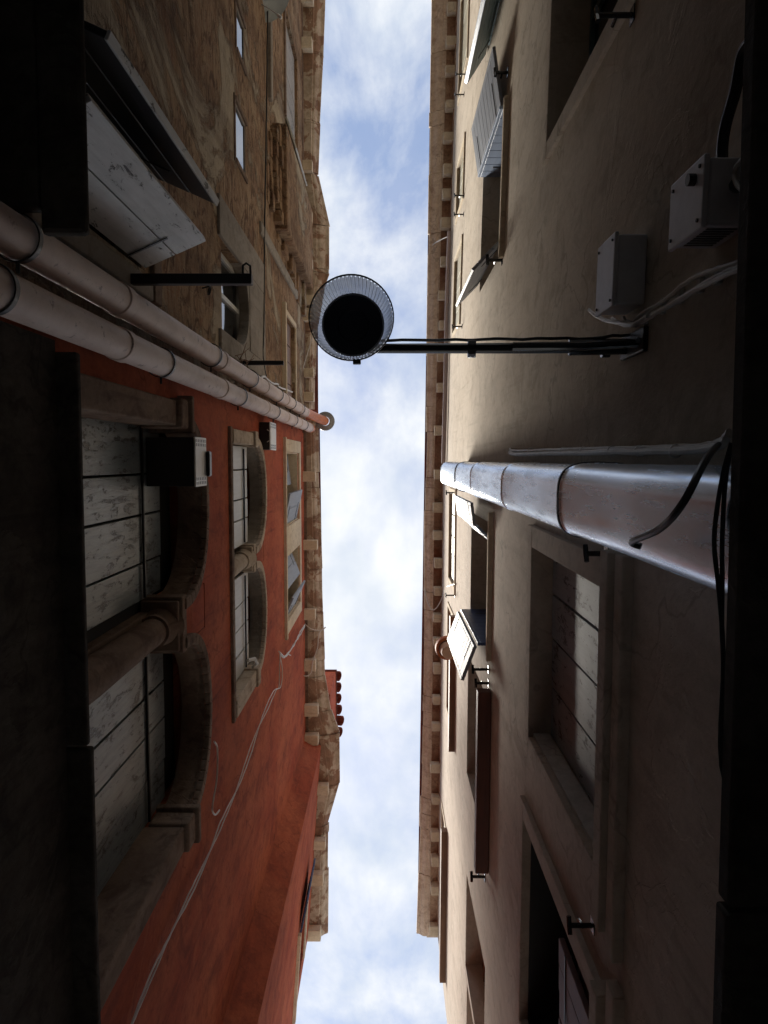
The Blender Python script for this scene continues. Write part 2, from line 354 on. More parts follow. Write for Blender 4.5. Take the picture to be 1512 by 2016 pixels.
# ------------------------------------------------------------------ facade pieces
def facade(parent, w, y0, y1, z0, z1, holes, m, name='wall'):
    """Front sheet with real openings; holes are (ya, yb, za, zb, depth)."""
    mb = MB()
    ys = sorted({y0, y1, *[h[0] for h in holes], *[h[1] for h in holes]}); zs = sorted({z0, z1, *[h[2] for h in holes], *[h[3] for h in holes]})
    q = lambda y, z, d=0.0: (w.X(y, d), y, z)
    for i in range(len(ys) - 1):
        for j in range(len(zs) - 1):
            a, b_, c_, d_ = ys[i], ys[i + 1], zs[j], zs[j + 1]
            cy, cz = (a + b_) / 2, (c_ + d_) / 2
            if any(h[0] < cy < h[1] and h[2] < cz < h[3] for h in holes): continue
            mb.add([q(a, c_), q(b_, c_), q(b_, d_), q(a, d_)], [(0, 1, 2, 3)])
    for (a, b_, c_, d_, dep) in holes:
        e = dep + 0.05
        for (p1, p2) in (((a, c_), (b_, c_)), ((b_, c_), (b_, d_)), ((b_, d_), (a, d_)), ((a, d_), (a, c_))):
            mb.add([q(*p1), q(*p2), q(*p2, e), q(*p1, e)], [(0, 1, 2, 3)])
        mb.add([q(a, c_, e), q(b_, c_, e), q(b_, d_, e), q(a, d_, e)], [(0, 1, 2, 3)])
    return mb.build(name, m, parent)

def window(parent, w, y0, y1, z0, z1, d, fm='wood_offwhite', gm='glass', bars=2, rows=2, label=None, t=0.05, th=0.05):
    """Casement set back d in its opening: frame with panes as sub-parts."""
    f = MB()
    f.wbox(w, y0, y1, z0, z0 + t, d - th, d); f.wbox(w, y0, y1, z1 - t, z1, d - th, d)
    for k in range(bars + 1):
        y = y0 + (y1 - y0 - t) * k / bars; f.wbox(w, y, y + t, z0 + t, z1 - t, d - th - 0.001, d)
    o = f.build('window', fm, parent, 0.004, label=label)
    for k in range(bars):
        for r_ in range(rows):
            a = y0 + (y1 - y0 - t) * k / bars + t; b_ = y0 + (y1 - y0 - t) * (k + 1) / bars
            c_ = z0 + t + (z1 - z0 - 2 * t) * r_ / rows; e_ = z0 + t + (z1 - z0 - 2 * t) * (r_ + 1) / rows
            p = MB(); p.wbox(w, a, b_, c_ + 0.012 * (r_ > 0), e_, d - th * 0.5, d - th * 0.25); p.build('pane', gm, o)
    return o

def closed_boards(parent, w, y0, y1, z0, z1, d, n, m, name='shutter', bar='iron', label=None, jitter=0.012, split=False, straps=True):
    """Upright boards closing an opening at depth d, each board its own piece."""
    o = None
    for zb in (z0 + (z1 - z0) * 0.22, z0 + (z1 - z0) * 0.80):
        f = MB(); f.wbox(w, y0 + 0.03, y1 - 0.03, zb, zb + 0.022, *((d - 0.018, d - 0.001) if straps else (d + 0.036, d + 0.046)))
        if o is None: o = f.build(name, bar, parent, label=label)
        else: f.build('strap', bar, o)
    ys = [y0 + (y1 - y0) * (k + (random.uniform(-.16, .16) if 0 < k < n else 0)) / n for k in range(n + 1)]
    for k in range(n):
        g_ = 0.004 + (0.008 if k % 2 else 0.0); j = random.uniform(0, jitter)
        if split and k % 2 == 0:
            zc_ = z0 + (z1 - z0) * random.uniform(0.45, 0.7)
            for (a, b_) in ((z0, zc_ - 0.004), (zc_ + 0.004, z1)):
                p = MB(); p.wbox(w, ys[k] + g_, ys[k + 1] - g_, a, b_, d + j, d + 0.035); p.build('board', m, o, 0.004)
                j = random.uniform(0, jitter)
        else:
            p = MB(); p.wbox(w, ys[k] + g_, ys[k + 1] - g_, z0, z1, d + j, d + 0.035); p.build('board', m, o, 0.004)
    return o

def leaf(parent, a, b, z0, z1, m, n=4, horiz=False, bar='iron', t=0.035, label=None, edge=None):
    """A shutter leaf standing open from plan point a (hinge) to b."""
    dx, dy = b[0] - a[0], b[1] - a[1]; l = math.hypot(dx, dy); ux, uy = dx / l, dy / l; nx, ny = -uy, ux
    at = lambda s, o=0.0: (a[0] + ux * s + nx * o, a[1] + uy * s + ny * o)
    o = None
    for zb in (z0 + (z1 - z0) * 0.14, z0 + (z1 - z0) * 0.82):
        for off in (-0.005, t + 0.0002):
            f = MB(); f.slab(at(0.0, off), at(l * 0.6, off), zb, zb + 0.022, 0.0048)
            if o is None: o = f.build('shutter', bar, parent, label=label)
            else: f.build('strap', bar, o)
    if horiz:
        for k in range(n):
            p = MB(); za, zb = z0 + (z1 - z0) * k / n, z0 + (z1 - z0) * (k + 1) / n
            p.slab(at(0.03), at(l - 0.03), za + 0.003, zb - 0.003, t); p.build('board', m, o, 0.004)
        for s0, s1 in ((0, 0.028), (l - 0.028, l)):
            p = MB(); p.slab(at(s0), at(s1), z0, z1, t); p.build('stile', edge or m, o, 0.003)
    else:
        for k in range(n):
            p = MB(); p.slab(at(l * k / n + 0.003), at(l * (k + 1) / n - 0.003), z0 + random.uniform(0, .01), z1, t - random.uniform(0, .006)); p.build('board', m, o, 0.004)
        if edge:
            p = MB(); p.slab(at(l + 0.001, -0.002), at(l + 0.016, -0.002), z0, z1, t + 0.004); p.build('edge_strip', edge, o, 0.003)
    return o

def catch(parent, w, px, py, d=-0.10, big=1.0, name='shutter_catch'):
    """Iron stay sticking out of the wall with a turn-piece at its end."""
    y, z = w.at(px, py); m_ = MB(); r = 0.011 * big
    m_.tube([(w.X(y, 0.03), y, z), (w.X(y, d), y, z)], r, 8)
    m_.tube([(w.X(y, d), y - 0.035 * big, z + 0.012), (w.X(y, d), y, z), (w.X(y, d), y + 0.030 * big, z - 0.02)], r * 0.9, 6)
    m_.tube([(w.X(y, d * 0.45), y, z - 0.012), (w.X(y, d * 0.45), y + 0.01, z + 0.055 * big)], r * 0.7, 6)
    m_.wbox(w, y - 0.03 * big, y + 0.03 * big, z - 0.03, z + 0.03, -0.006, 0.01)
    return m_.build(name, 'iron_gloss', parent, smooth=False)

def cornice(parent, pts, walls, zb, m, corbels, joints, proj_in, name='cornice', corb_m=None, kz=0.19, kd=0.17, kw=0.085):
    """Stone eaves course laid stone by stone along a plan polyline; pts are outer edge (x, y), walls gives wall x at y."""
    def outer(y):
        for (xa, ya), (xb, yb) in zip(pts, pts[1:]):
            if ya <= y <= yb: return xa + (xb - xa) * (y - ya) / (yb - ya)
        return pts[0][0] if y < pts[0][1] else pts[-1][0]
    sg = 1 if walls(pts[0][1]) > 0 else -1
    bed = MB()
    cuts = sorted({pts[0][1], pts[-1][1], *[p[1] for p in pts], *[j for j in joints if pts[0][1] < j < pts[-1][1]]})
    root = None
    for i, (a, b_) in enumerate(zip(cuts, cuts[1:])):
        g_ = 0.005 if i else 0.0
        mb = MB(); jz = random.uniform(-0.015, 0.015); jo = random.uniform(-0.016, 0.016)
        ring_ = []
        for y in (a + g_, b_ - 0.003):
            wx, ox = walls(y), outer(y) + jo; W_ = (wx - ox) * sg     # overhang
            ring_.append([(wx + sg * 0.05, y, zb), (wx - sg * W_ * 0.52, y, zb), (wx - sg * W_ * 0.53, y, zb + 0.035), (wx - sg * W_ * 0.66, y, zb + 0.04),
                          (wx - sg * W_ * 0.74, y, zb + 0.06), (wx - sg * W_ * 0.86, y, zb + 0.11), (wx - sg * W_ * 0.9, y, zb + 0.115), (ox, y, zb + 0.13 + jz), (ox, y, zb + 0.205 + jz), (wx + sg * 0.05, y, zb + 0.205)])
        k = len(ring_[0]); mb.add(ring_[0] + ring_[1], [(j, (j + 1) % k, k + (j + 1) % k, k + j) for j in range(k)] + [tuple(range(k)), tuple(range(2 * k - 1, k - 1, -1))])
        if root is None: root = mb.build(name, m, parent, 0.005)
        else: mb.build('cornice_stone', m, root, 0.005)
    for yk in corbels:
        wx = walls(yk); kd_ = kd * random.uniform(0.85, 1.08); w_ = kw * random.uniform(0.85, 1.15); dz = random.uniform(-0.03, 0.02)
        mb = MB(); x1 = wx - sg * kd_
        xa, xb = sorted((wx + sg * 0.04, x1)); mb.box(xa, xb, yk - w_, yk + w_, zb - kz + dz, zb - 0.012)
        mb.build('corbel', corb_m or m, root, 0.012)
    return root

def tubeobj(name, pts, r, m, label, cat, group=None, n=8):
    mb = MB(); mb.tube(pts, r, n); return mb.build(name, m, None, smooth=True, label=label, cat=cat, group=group)
def spline(pts, k=6, wob=0.0):
    pts = [Vector(p) for p in pts]; out_ = []
    for i in range(len(pts) - 1):
        p0, p1, p2, p3 = pts[max(i - 1, 0)], pts[i], pts[i + 1], pts[min(i + 2, len(pts) - 1)]
        for j in range(k):
            t = j / k
            v = 0.5 * ((2 * p1) + (p2 - p0) * t + (2 * p0 - 5 * p1 + 4 * p2 - p3) * t * t + (3 * p1 - p0 - 3 * p2 + p3) * t ** 3)
            out_.append(v + Vector([random.uniform(-wob, wob) for _ in range(3)]))
    return out_ + [pts[-1]]

# ------------------------------------------------------------------ the ground
mb = MB(); mb.add([(-150, -150, -EYE), (150, -150, -EYE), (150, 150, -EYE), (-150, 150, -EYE)], [(0, 1, 2, 3)])
mb.build('pavement', 'paving', kind='structure')

# ================================================================== RIGHT: beige house
rh = thing('beige_house', (1.6, 0.0, -EYE), 'tall beige plastered house carrying the street lamp and the steel flue pipe', 'house')
ZE_R = 14.12
HA = [(-3.7, -2.14, 3.3, 5.27, 0.30), (-3.30, -1.98, 7.32, 9.12, 0.30), (-6.2, -4.68, 7.32, 9.12, 0.30),
      (-7.5, -5.95, 11.6, 13.0, 0.16), (-4.75, -3.95, 11.6, 12.75, 0.16), (-3.25, -2.1, 11.5, 12.7, 0.16), (-9.6, -8.3, 11.6, 13.0, 0.16)]
HB = [(0.60, 1.94, 3.3, 5.27, 0.30), (2.62, 4.15, 3.3, 5.42, 0.42), (0.62, 1.88, 7.5, 9.30, 0.30), (2.42, 3.95, 7.48, 9.45, 0.30),
      (0.50, 1.90, 11.35, 12.45, 0.16), (2.40, 4.10, 11.3, 12.5, 0.16), (6.2, 8.3, 12.35, 13.35, 0.16), (5.2, 6.4, 7.5, 9.3, 0.25), (6.5, 7.7, 7.5, 9.1, 0.25)]
facade(rh, RA, -14.0, 0.18, -EYE, ZE_R + 0.75, HA, 'plaster_beige')
facade(rh, RB, 0.18, 9.12, -EYE, ZE_R + 0.15, HB, 'plaster_pinkish')
mb = MB(); mb.add([(RB.X(9.12), 9.12, -EYE), (7, 9.12, -EYE), (7, 9.12, ZE_R + 1.2), (RB.X(9.12), 9.12, ZE_R + 0.15)], [(0, 1, 2, 3)]); mb.build('end_wall', 'plaster_pinkish', rh)
# stone eaves
wr = lambda y: RA.X(y) if y < 0.18 else RB.X(y)
ptsR = [atZ(x, y, ZE_R + 0.13)[:2] for x, y in ((856, -330), (850, 0), (846, 250), (843, 500), (841, 800), (838, 960), (836, 1200), (833, 1400), (828, 1600), (820, 1838))]
corR = [atZ(865, y, ZE_R - 0.05)[1] for y in (-300, -240, -175, -110, -45, 21, 88, 144, 213, 275, 339, 385, 443, 517, 584, 642, 704, 764, 848, 934, 999, 1053, 1107, 1162, 1214, 1261, 1314, 1375, 1428, 1508, 1570, 1640, 1690, 1745, 1826)]
jntR = [atZ(850, y, ZE_R + 0.1)[1] for y in (-200, -60, 105, 220, 343, 460, 580, 700, 850, 940, 1005, 1165, 1260, 1370, 1430, 1505, 1570, 1630, 1720)]
cornice(rh, ptsR, wr, ZE_R, 'stone_brown', corR, jntR, 0.3, corb_m='stone_cream')
mb = MB(); mb.wbox(RA, -13.5, 0.17, ZE_R - 0.010, ZE_R - 0.004, -0.155, 0.0); mb.build('soffit_strip', 'soffit_redbrown', rh)  # thin dark red-brown strip under the cornice, next to the wall
mb = MB(); mb.wbox(RB, 0.19, 9.0, ZE_R - 0.010, ZE_R - 0.004, -0.15, 0.0); mb.build('soffit_strip', 'soffit_redbrown', rh)
# dark red-brown frieze board under the eaves, between the corbels
mb = MB(); mb.wbox(RA, -13.5, 0.17, ZE_R - 0.20, ZE_R - 0.003, -0.012, 0.02); mb.build('frieze', 'soffit_redbrown', rh)
mb = MB(); mb.wbox(RB, 0.19, 9.0, ZE_R - 0.14, ZE_R - 0.003, -0.012, 0.02); mb.build('frieze', 'soffit_redbrown', rh)
mb = MB(); mb.add([(ptsR[0][0] + .02, -13.5, ZE_R + .22), (7, -13.5, ZE_R + 2.2), (7, 9.1, ZE_R + 2.2), (ptsR[-1][0] + .02, 9.1, ZE_R + .22)], [(0, 1, 2, 3)]); mb.build('roof', 'roof_tile', rh)
# ground floor string course: a deep stone ledge
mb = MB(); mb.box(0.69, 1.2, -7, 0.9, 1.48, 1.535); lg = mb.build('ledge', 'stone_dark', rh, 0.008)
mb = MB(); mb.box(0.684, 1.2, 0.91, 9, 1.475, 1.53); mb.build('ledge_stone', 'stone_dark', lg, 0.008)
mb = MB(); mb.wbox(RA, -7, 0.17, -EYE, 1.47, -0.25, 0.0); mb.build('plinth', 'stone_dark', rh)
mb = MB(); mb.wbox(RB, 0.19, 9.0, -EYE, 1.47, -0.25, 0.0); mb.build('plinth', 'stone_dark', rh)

# first floor windows
o = window(rh, RA, -3.7, -2.14, 3.3, 5.27, 0.28, 'wood_teal', 'glass_dark', 2, 3)
o = window(rh, RA, -3.30, -1.98, 7.32, 9.12, 0.30, 'black_wood_and_shade', 'glass_dark', 2, 2)
o = window(rh, RA, -6.2, -4.68, 7.32, 9.12, 0.30, 'black_wood_and_shade', 'glass_dark', 2, 2)
for (a, b_, c_, d_, dep) in HA[3:]:
    o = closed_boards(rh, RA, a, b_, c_, d_, 0.028, 4, 'wood_olive', bar='wood_olive', straps=False, jitter=0.006)
    s_ = MB(); s_.wbox(RA, a - 0.08, b_ + 0.08, c_ - 0.07, c_ - 0.001, -0.022, 0.10); s_.build('sill', 'stone_cream', rh, 0.006)
def pale_frame(w, a, b_, c_, d_):
    mb = MB(); mb.wbox(w, a - .07, b_ + .07, d_ + .002, d_ + .07, -0.016, 0.02); r_ = mb.build('surround', 'stone_cream', rh, 0.004)
    for q in (a - .07, b_ + .002):
        mb = MB(); mb.wbox(w, q, q + .068, c_, d_, -0.016, 0.02); mb.build('jamb_stone', 'stone_cream', r_, 0.004)
for h_ in HA[3:]: pale_frame(RA, *h_[:4])
for h_ in HB[4:7]: pale_frame(RB, *h_[:4])
def surround(parent, w, y0, y1, z0, z1, t, p, m, sill=None):
    mb = MB(); mb.wbox(w, y0 - t, y1 + t, z1 + 0.002, z1 + t, -p, 0.02); r_ = mb.build('surround', m, parent, 0.006)
    for (a, b_) in ((y0 - t, y0 - 0.002), (y1 + 0.002, y1 + t)):
        mb = MB(); mb.wbox(w, a, b_, z0, z1, -p * 0.97, 0.02); mb.build('jamb_stone', m, r_, 0.006)
    if sill:
        mb = MB(); mb.wbox(w, y0 - t - 0.05, y1 + t + 0.05, z0 - 0.12, z0 - 0.002, -sill, 0.12); mb.build('sill', m, r_, 0.008)
    return r_
surround(rh, RA, -3.7, -2.14, 3.32, 5.27, 0.11, 0.028, 'plaster_beige', None)
surround(rh, RB, 0.60, 1.94, 3.45, 5.27, 0.15, 0.035, 'plaster_pinkish', 0.075)
surround(rh, RB, 2.62, 4.15, 3.45, 5.42, 0.13, 0.035, 'plaster_pinkish', 0.075)
closed_boards(rh, RB, 0.60, 1.94, 3.3, 5.27, 0.115, 4, 'wood_bluegrey', straps=False)
mb = MB(); mb.wbox(RB, 1.915, 1.938, 3.46, 5.26, 0.001, 0.113); mb.build('reveal_stone', 'stone_grey', rh)
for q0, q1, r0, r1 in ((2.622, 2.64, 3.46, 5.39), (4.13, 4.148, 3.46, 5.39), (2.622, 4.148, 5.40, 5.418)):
    mb = MB(); mb.wbox(RB, q0, q1, r0, r1, 0.03, 0.39); mb.build('reveal_shade', 'black_wood_and_shade', rh)  # black liners paint the unlit soffit and reveals of this opening
closed_boards(rh, RB, 2.62, 4.15, 3.3, 5.42, 0.40, 5, 'black_wood_and_shade')  # boards coloured black for the dark depth of the opening
leaf(rh, (RB.X(2.9, 0.02), 2.80), (RB.X(3.4, 0.03), 3.45), 3.3, 4.32, 'wood_redbrown', 4, label='low brown board leaning in the dark opening')
# string band under these windows
mb = MB(); mb.wbox(RB, 0.40, 2.20, 3.20, 3.31, -0.05, 0.03); mb.build('string_band', 'plaster_pinkish', rh, 0.01)
mb = MB(); mb.wbox(RB, 2.32, 4.6, 3.16, 3.28, -0.05, 0.03); mb.build('string_band', 'plaster_pinkish', rh, 0.01)

# second floor windows and their leaves
window(rh, RB, 0.62, 1.88, 7.5, 9.30, 0.28, 'black_wood_and_shade', 'glass_dark', 2, 2)
window(rh, RB, 2.42, 3.95, 7.48, 9.45, 0.26, 'black_wood_and_shade', 'glass_dark', 2, 2)
for (a, b_, c_, d_, dep) in HB[7:]:
    closed_boards(rh, RB, a, b_, c_, d_, 0.20, 4, 'wood_brown', bar='wood_brown')
for (w, a, b_, c_) in ((RA, -3.36, -1.9, 7.32), (RA, -6.3, -4.6, 7.32), (RB, 0.5, 1.98, 7.5)):
    mb = MB(); mb.wbox(w, a, b_, c_ - 0.075, c_ - 0.002, -0.045, 0.15); mb.build('sill', 'stone_cream', rh, 0.008)
# boards folded back on the outside wall and lining the reveal
leaf(rh, (RA.X(-3.34, -0.055), -3.34), (RA.X(-3.86, -0.15), -3.88), 7.42, 9.2, 'wood_white', 9, True, 'iron', 0.03, label='white slatted shutter folded back against the beige wall')
leaf(rh, (RA.X(-3.29, 0.26), -3.285), (RA.X(-3.29, -0.07), -3.285), 7.36, 9.08, 'wood_blue', 9, True, 'iron', 0.03, label='pale blue boarded shutter lining the window reveal')
leaf(rh, (RA.X(-2.06, -0.02), -2.06), (0.83, -1.80), 7.36, 9.08, 'wood_white', 4, False, 'iron', 0.035, label='white shutter standing half open beside the lamp arm')
leaf(rh, (RA.X(-4.66, -0.02), -4.66), (0.94, -4.34), 7.36, 9.08, 'wood_teal', 4, False, 'iron', 0.04, label='dark teal shutter standing half open', edge='wood_blue')
leaf(rh, (RA.X(-4.70, 0.24), -4.705), (RA.X(-4.70, -0.13), -4.72), 7.36, 9.0, 'wood_teal', 8, True, 'iron', 0.03)
leaf(rh, (0.865, 0.41), (0.895, 0.64), 7.55, 9.25, 'wood_white', 8, True, 'iron', 0.03, label='narrow white shutter leaf next to the steel flue')
leaf(rh, (RB.X(0.66, -0.01), 0.80), (0.905, 0.66), 7.55, 9.25, 'wood_blue', 4, False, 'iron', 0.03)
leaf(rh, (0.915, 1.86), (0.785, 2.21), 7.55, 9.32, 'wood_white', 9, True, 'iron', 0.035, label='white slatted shutter standing out beneath the flower pot')
leaf(rh, (RB.X(1.87, 0.25), 1.845), (RB.X(1.87, -0.12), 1.845), 7.53, 9.28, 'wood_deepblue', 9, True, 'iron', 0.03, label='deep blue shutter lining the window reveal')
# red brown flower box hanging under the next window
mb = MB(); mb.wbox(RB, 2.26, 4.10, 7.33, 7.47, -0.135, -0.002); bx_ = mb.build('window_box', 'wood_redbrown', rh, 0.008)
mb = MB(); mb.wbox(RB, 2.28, 4.08, 7.472, 7.54, -0.12, -0.01); mb.build('box_rim', 'wood_redbrown', bx_, 0.004)
# top floor shutters
for (a, b_, c_, d_, dep), mm in zip(HB[4:7], ('wood_olive', 'wood_brown', 'wood_brown')):
    closed_boards(rh, RB, a, b_, c_, d_, 0.028, 4, mm, bar=mm, straps=False, jitter=0.006)
mb = MB(); mb.wbox(RB, 0.40, 2.0, 11.28, 11.348, -0.022, 0.1); mb.build('sill', 'stone_cream', rh, 0.006)
mb = MB(); mb.wbox(RB, 2.30, 4.35, 11.16, 11.298, -0.085, 0.1); mb.build('sill', 'wood_brown', rh, 0.006)
mb = MB(); mb.wbox(RB, 6.1, 8.7, 12.18, 12.348, -0.10, 0.1); mb.build('sill', 'wood_brown', rh, 0.006)
# iron catches and drying-line stays
for (w, x, y, d, g_) in ((RA, 1246, 30, -0.16, 1.2), (RB, 1195, 1090, -0.10, 1.2), (RB, 1168, 1822, -0.12, 1.2), (RB, 955, 1726, -0.14, 1.5),
                         (RB, 962, 1318, -0.16, 1.3), (RB, 962, 1345, -0.13, 1.3), (RA, 1000, 143, -0.12, 1.4), (RA, 989, 512, -0.14, 1.5)):
    catch(rh, w, x, y, d, g_)
for (w, x, y) in ((RA, 916, 146), (RA, 914, 186), (RA, 914, 385), (RA, 913, 422), (RA, 910, 643), (RB, 897, 970), (RB, 896, 1172)):
    catch(rh, w, x, y, -0.14, 1.0, 'line_stay')

# ================================================================== LEFT: old brick house
lh = thing('brick_house', (-2.2, -5.0, -EYE), 'weathered brown brick house with crumbling render and half open grey shutters', 'house')
ZE_A = 14.5
HL = [(-1.86, -1.20, 3.4, 4.85, 0.25), (-4.66, -4.22, 8.06, 8.52, 0.03), (-3.64, -3.08, 7.95, 8.52, 0.03), (-2.05, -1.22, 7.2, 8.55, 0.16),
      (-2.22, -0.98, 11.45, 12.9, 0.22), (-6.9, -5.3, 11.9, 13.6, 0.2), (-9.0, -8.0, 8, 9.5, 0.2)]
facade(lh, LW, -14.0, -0.742, -EYE, ZE_A + 0.1, HL, 'old_brick')
ptsL = [atZ(x, y, ZE_A + 0.13)[:2] for x, y in ((646, -330), (640, 0), (636, 110), (629, 242), (625, 342), (648, 445), (648, 538), (638, 565), (622, 655), (620, 806))]
def wl(y): return -1.53
corL = [atZ(610, y, ZE_A - 0.05)[1] for y in (-200, -100, 0, 92, 330, 430, 522, 592, 622, 735, 782)]
jntL = [atZ(620, y, ZE_A + 0.1)[1] for y in (-100, 105, 245, 345, 445, 530, 740)]
cornice(lh, ptsL, wl, ZE_A, 'stone_flaked', corL, jntL, 0.2, corb_m='stone_cream', kd=0.20, kw=0.10)
mb = MB(); mb.wbox(LW, -13.8, -0.75, ZE_A - 0.16, ZE_A - 0.003, -0.012, 0.02); mb.build('frieze', 'stone_dirty', lh)
mb = MB(); mb.add([(-1.3, -13.5, ZE_A + .22), (-7, -13.5, ZE_A + 2), (-7, -0.75, ZE_A + 2), (-1.3, -0.75, ZE_A + .22)], [(0, 1, 2, 3)]); mb.build('roof', 'roof_tile', lh)
# corbelled chimney breast
br_ = MB(); br_.wbox(LW, -4.62, -3.20, 10.75, ZE_A - 0.004, -0.17, 0.02); brst = br_.build('chimney_breast', 'old_brick', lh, 0.02)
for k in range(4):
    za = 10.75 - 0.19 * (k + 1); y = -4.62 + 0.16 * k + random.uniform(0, .08)
    while y < -3.22 - 0.05 * k:
        l_ = random.uniform(0.17, 0.34)
        if random.random() < 0.88:
            p = MB(); p.wbox(LW, y, min(y + l_ - 0.02, -3.20), za + random.uniform(0, .05), za + 0.187, -0.15 + 0.036 * (k + 1) + random.uniform(-.02, .015), 0.02); p.build('corbel_brick', 'old_brick', brst, 0.014)
        y += l_
for k in range(9):      # broken stepped courses running up beside it
    p = MB(); za = 10.9 + 0.38 * k + random.uniform(-.12, .12); p.wbox(LW, -3.198, -3.08 + 0.05 * k + random.uniform(-.06, .10), za, za + random.uniform(.12, .36), -0.05 + random.uniform(-.03, .03), 0.02); p.build('corbel_brick', 'old_brick', brst, 0.018)
for (a, b_, z0, z1, d) in ((-2.9, -2.75, 9.4, 13.6, 0.03), (-5.9, -4.7, 10.2, 10.34, 0.05)):
    p = MB(); p.wbox(LW, a, b_, z0, z1, -d, 0.02); p.build('render_patch', 'plaster_grey', lh, 0.02)
# the shuttered window: two leaves ajar over a dark opening
window(lh, LW, -1.86, -1.20, 3.4, 4.85, 0.24, 'black_wood_and_shade', 'glass_dark', 1, 2)
leaf(lh, (-1.525, -1.235), (-1.135, -1.405), 2.995, 4.86, 'wood_peeling', 2, False, 'iron', 0.04, label='grey peeling plank shutter standing ajar')
leaf(lh, (-1.525, -1.84), (-1.055, -1.63), 2.995, 4.88, 'black_wood_and_shade', 3, False, 'iron', 0.035, label='shutter leaf with its shaded face painted black and chipped pale edge', edge='wood_peeling')  # black boards carry the shade on this leaf's face
for (a, b_) in ((-2.08, -1.90), (-1.16, -1.03)):
    p = MB(); p.wbox(LW, a, b_, 3.3, 5.0, -0.03, 0.02); p.build('jamb_stone', 'plaster_grey', lh, 0.01)
p = MB(); p.wbox(LW, -2.08, -1.03, 5.02, 5.18, -0.035, 0.02); p.build('lintel', 'stone_dirty', lh, 0.01)
# two little panes catching the sky
for (a, b_, z0, z1) in ((-4.66, -4.22, 8.06, 8.52), (-3.64, -3.08, 7.95, 8.52)):
    window(lh, LW, a, b_, z0, z1, 0.022, 'wood_weathered', 'glass', 1, 1, t=0.022, th=0.02)
    for q in (a - 0.05, b_ + 0.002):
        p = MB(); p.wbox(LW, q, q + 0.048, z0, z1 + 0.05, -0.02, 0.02); p.build('jamb_stone', 'stone_dirty', lh, 0.005)
    p = MB(); p.wbox(LW, a - .05, b_ + .05, z0 - 0.06, z0 - 0.002, -0.012, 0.03); p.build('sill', 'stone_dirty', lh, 0.004)
# grey rendered panel with arched window
p = MB()
for (a, b_, z0, z1) in ((-2.42, -2.055, 7.05, 9.62), (-1.215, -1.02, 7.05, 9.62), (-2.055, -1.215, 8.555, 9.62)):
    p.wbox(LW, a, b_, z0, z1, -0.028, 0.02)
p.build('render_panel', 'plaster_grey', lh, 0.008)
window(lh, LW, -2.05, -1.22, 7.2, 8.55, 0.14, 'wood_offwhite', 'glass', 2, 1)
p = MB(); nseg = 14; yc_, r_ = -1.635, 0.415
for k in range(nseg):
    a0, a1 = math.pi * k / nseg, math.pi * (k + 1) / nseg
    ya, yb = yc_ - r_ * math.cos(a0), yc_ - r_ * math.cos(a1); za, zb = 8.05 + 0.47 * math.sin(a0), 8.05 + 0.47 * math.sin(a1)
    f_ = [(LW.X(0, d), y, z) for d in (-0.02, 0.085) for (y, z) in ((ya, za), (yb, zb), (yb, 8.552), (ya, 8.552))]
    p.hexa(f_)
p.build('arch_head', 'plaster_grey', lh)
# upper small window with brown boards
closed_boards(lh, LW, -2.22, -0.98, 11.45, 12.9, 0.05, 4, 'wood_brown', bar='wood_brown', straps=False)
p = MB(); p.wbox(LW, -2.34, -0.9, 11.36, 11.448, -0.06, 0.1); p.build('sill', 'stone_cream', lh, 0.006)
p = MB(); p.wbox(LW, -2.30, -2.224, 11.46, 12.98, -0.025, 0.02); p.build('jamb_stone', 'stone_cream', lh, 0.006)
p = MB(); p.wbox(LW, -0.976, -0.92, 11.46, 12.98, -0.025, 0.02); p.build('jamb_stone', 'stone_cream', lh, 0.006)
p = MB(); p.wbox(LW, -2.22, -0.98, 12.904, 12.98, -0.025, 0.02); p.build('lintel', 'stone_cream', lh, 0.006)
# long window near the chimney
closed_boards(lh, LW, -6.9, -5.3, 11.9, 13.6, 0.04, 4, 'wood_weathered', bar='iron', straps=False)
leaf(lh, (-1.52, -5.28), (-1.36, -4.76), 11.95, 13.55, 'wood_offwhite', 4, False, 'iron', 0.03, label='pale shutter under the eaves of the brick house')
p = MB(); p.wbox(LW, -7.0, -5.2, 11.80, 11.898, -0.03, 0.1); p.build('sill', 'stone_dirty', lh, 0.006)
closed_boards(lh, LW, -9.0, -8.0, 8, 9.5, 0.15, 4, 'wood_brown')
# ledge over the ground floor
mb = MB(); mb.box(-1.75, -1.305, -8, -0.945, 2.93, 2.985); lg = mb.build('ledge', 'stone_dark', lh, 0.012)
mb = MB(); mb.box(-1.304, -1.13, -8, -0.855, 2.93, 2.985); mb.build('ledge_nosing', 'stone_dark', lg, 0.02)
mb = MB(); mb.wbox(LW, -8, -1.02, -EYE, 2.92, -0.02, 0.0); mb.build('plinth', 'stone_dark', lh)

# ================================================================== LEFT: red house
dh = thing('red_house', (-2.2, 3.0, -EYE), 'rust red plastered house with arched twin windows and stone eaves', 'house')
ZE_B = 14.22
YA, YB = -0.738, 5.25
HD = [(-0.28, 2.70, 3.6, 6.36, 0.27), (-0.20, 2.42, 7.5, 9.48, 0.22),
      (-0.14, 1.0, 11.45, 13.2, 0.22), (1.46, 2.46, 11.45, 13.25, 0.22)]
facade(dh, LW, YA, YB, -EYE, ZE_B + 0.1, HD, 'plaster_red')
mb = MB(); mb.add([(-1.53, YB, -EYE), (-1.24, 5.42, -EYE), (-1.24, 5.42, ZE_B + .1), (-1.53, YB, ZE_B + .1)], [(0, 1, 2, 3)]); mb.build('wall', 'plaster_red', dh)
ya_, za_ = LC.at(584, 1850); HC = [(7.55, 8.75, 11.6, 13.0, 0.12)]
facade(dh, LC, 5.42, 9.12, -EYE, ZE_B + 0.1, HC, 'plaster_red')
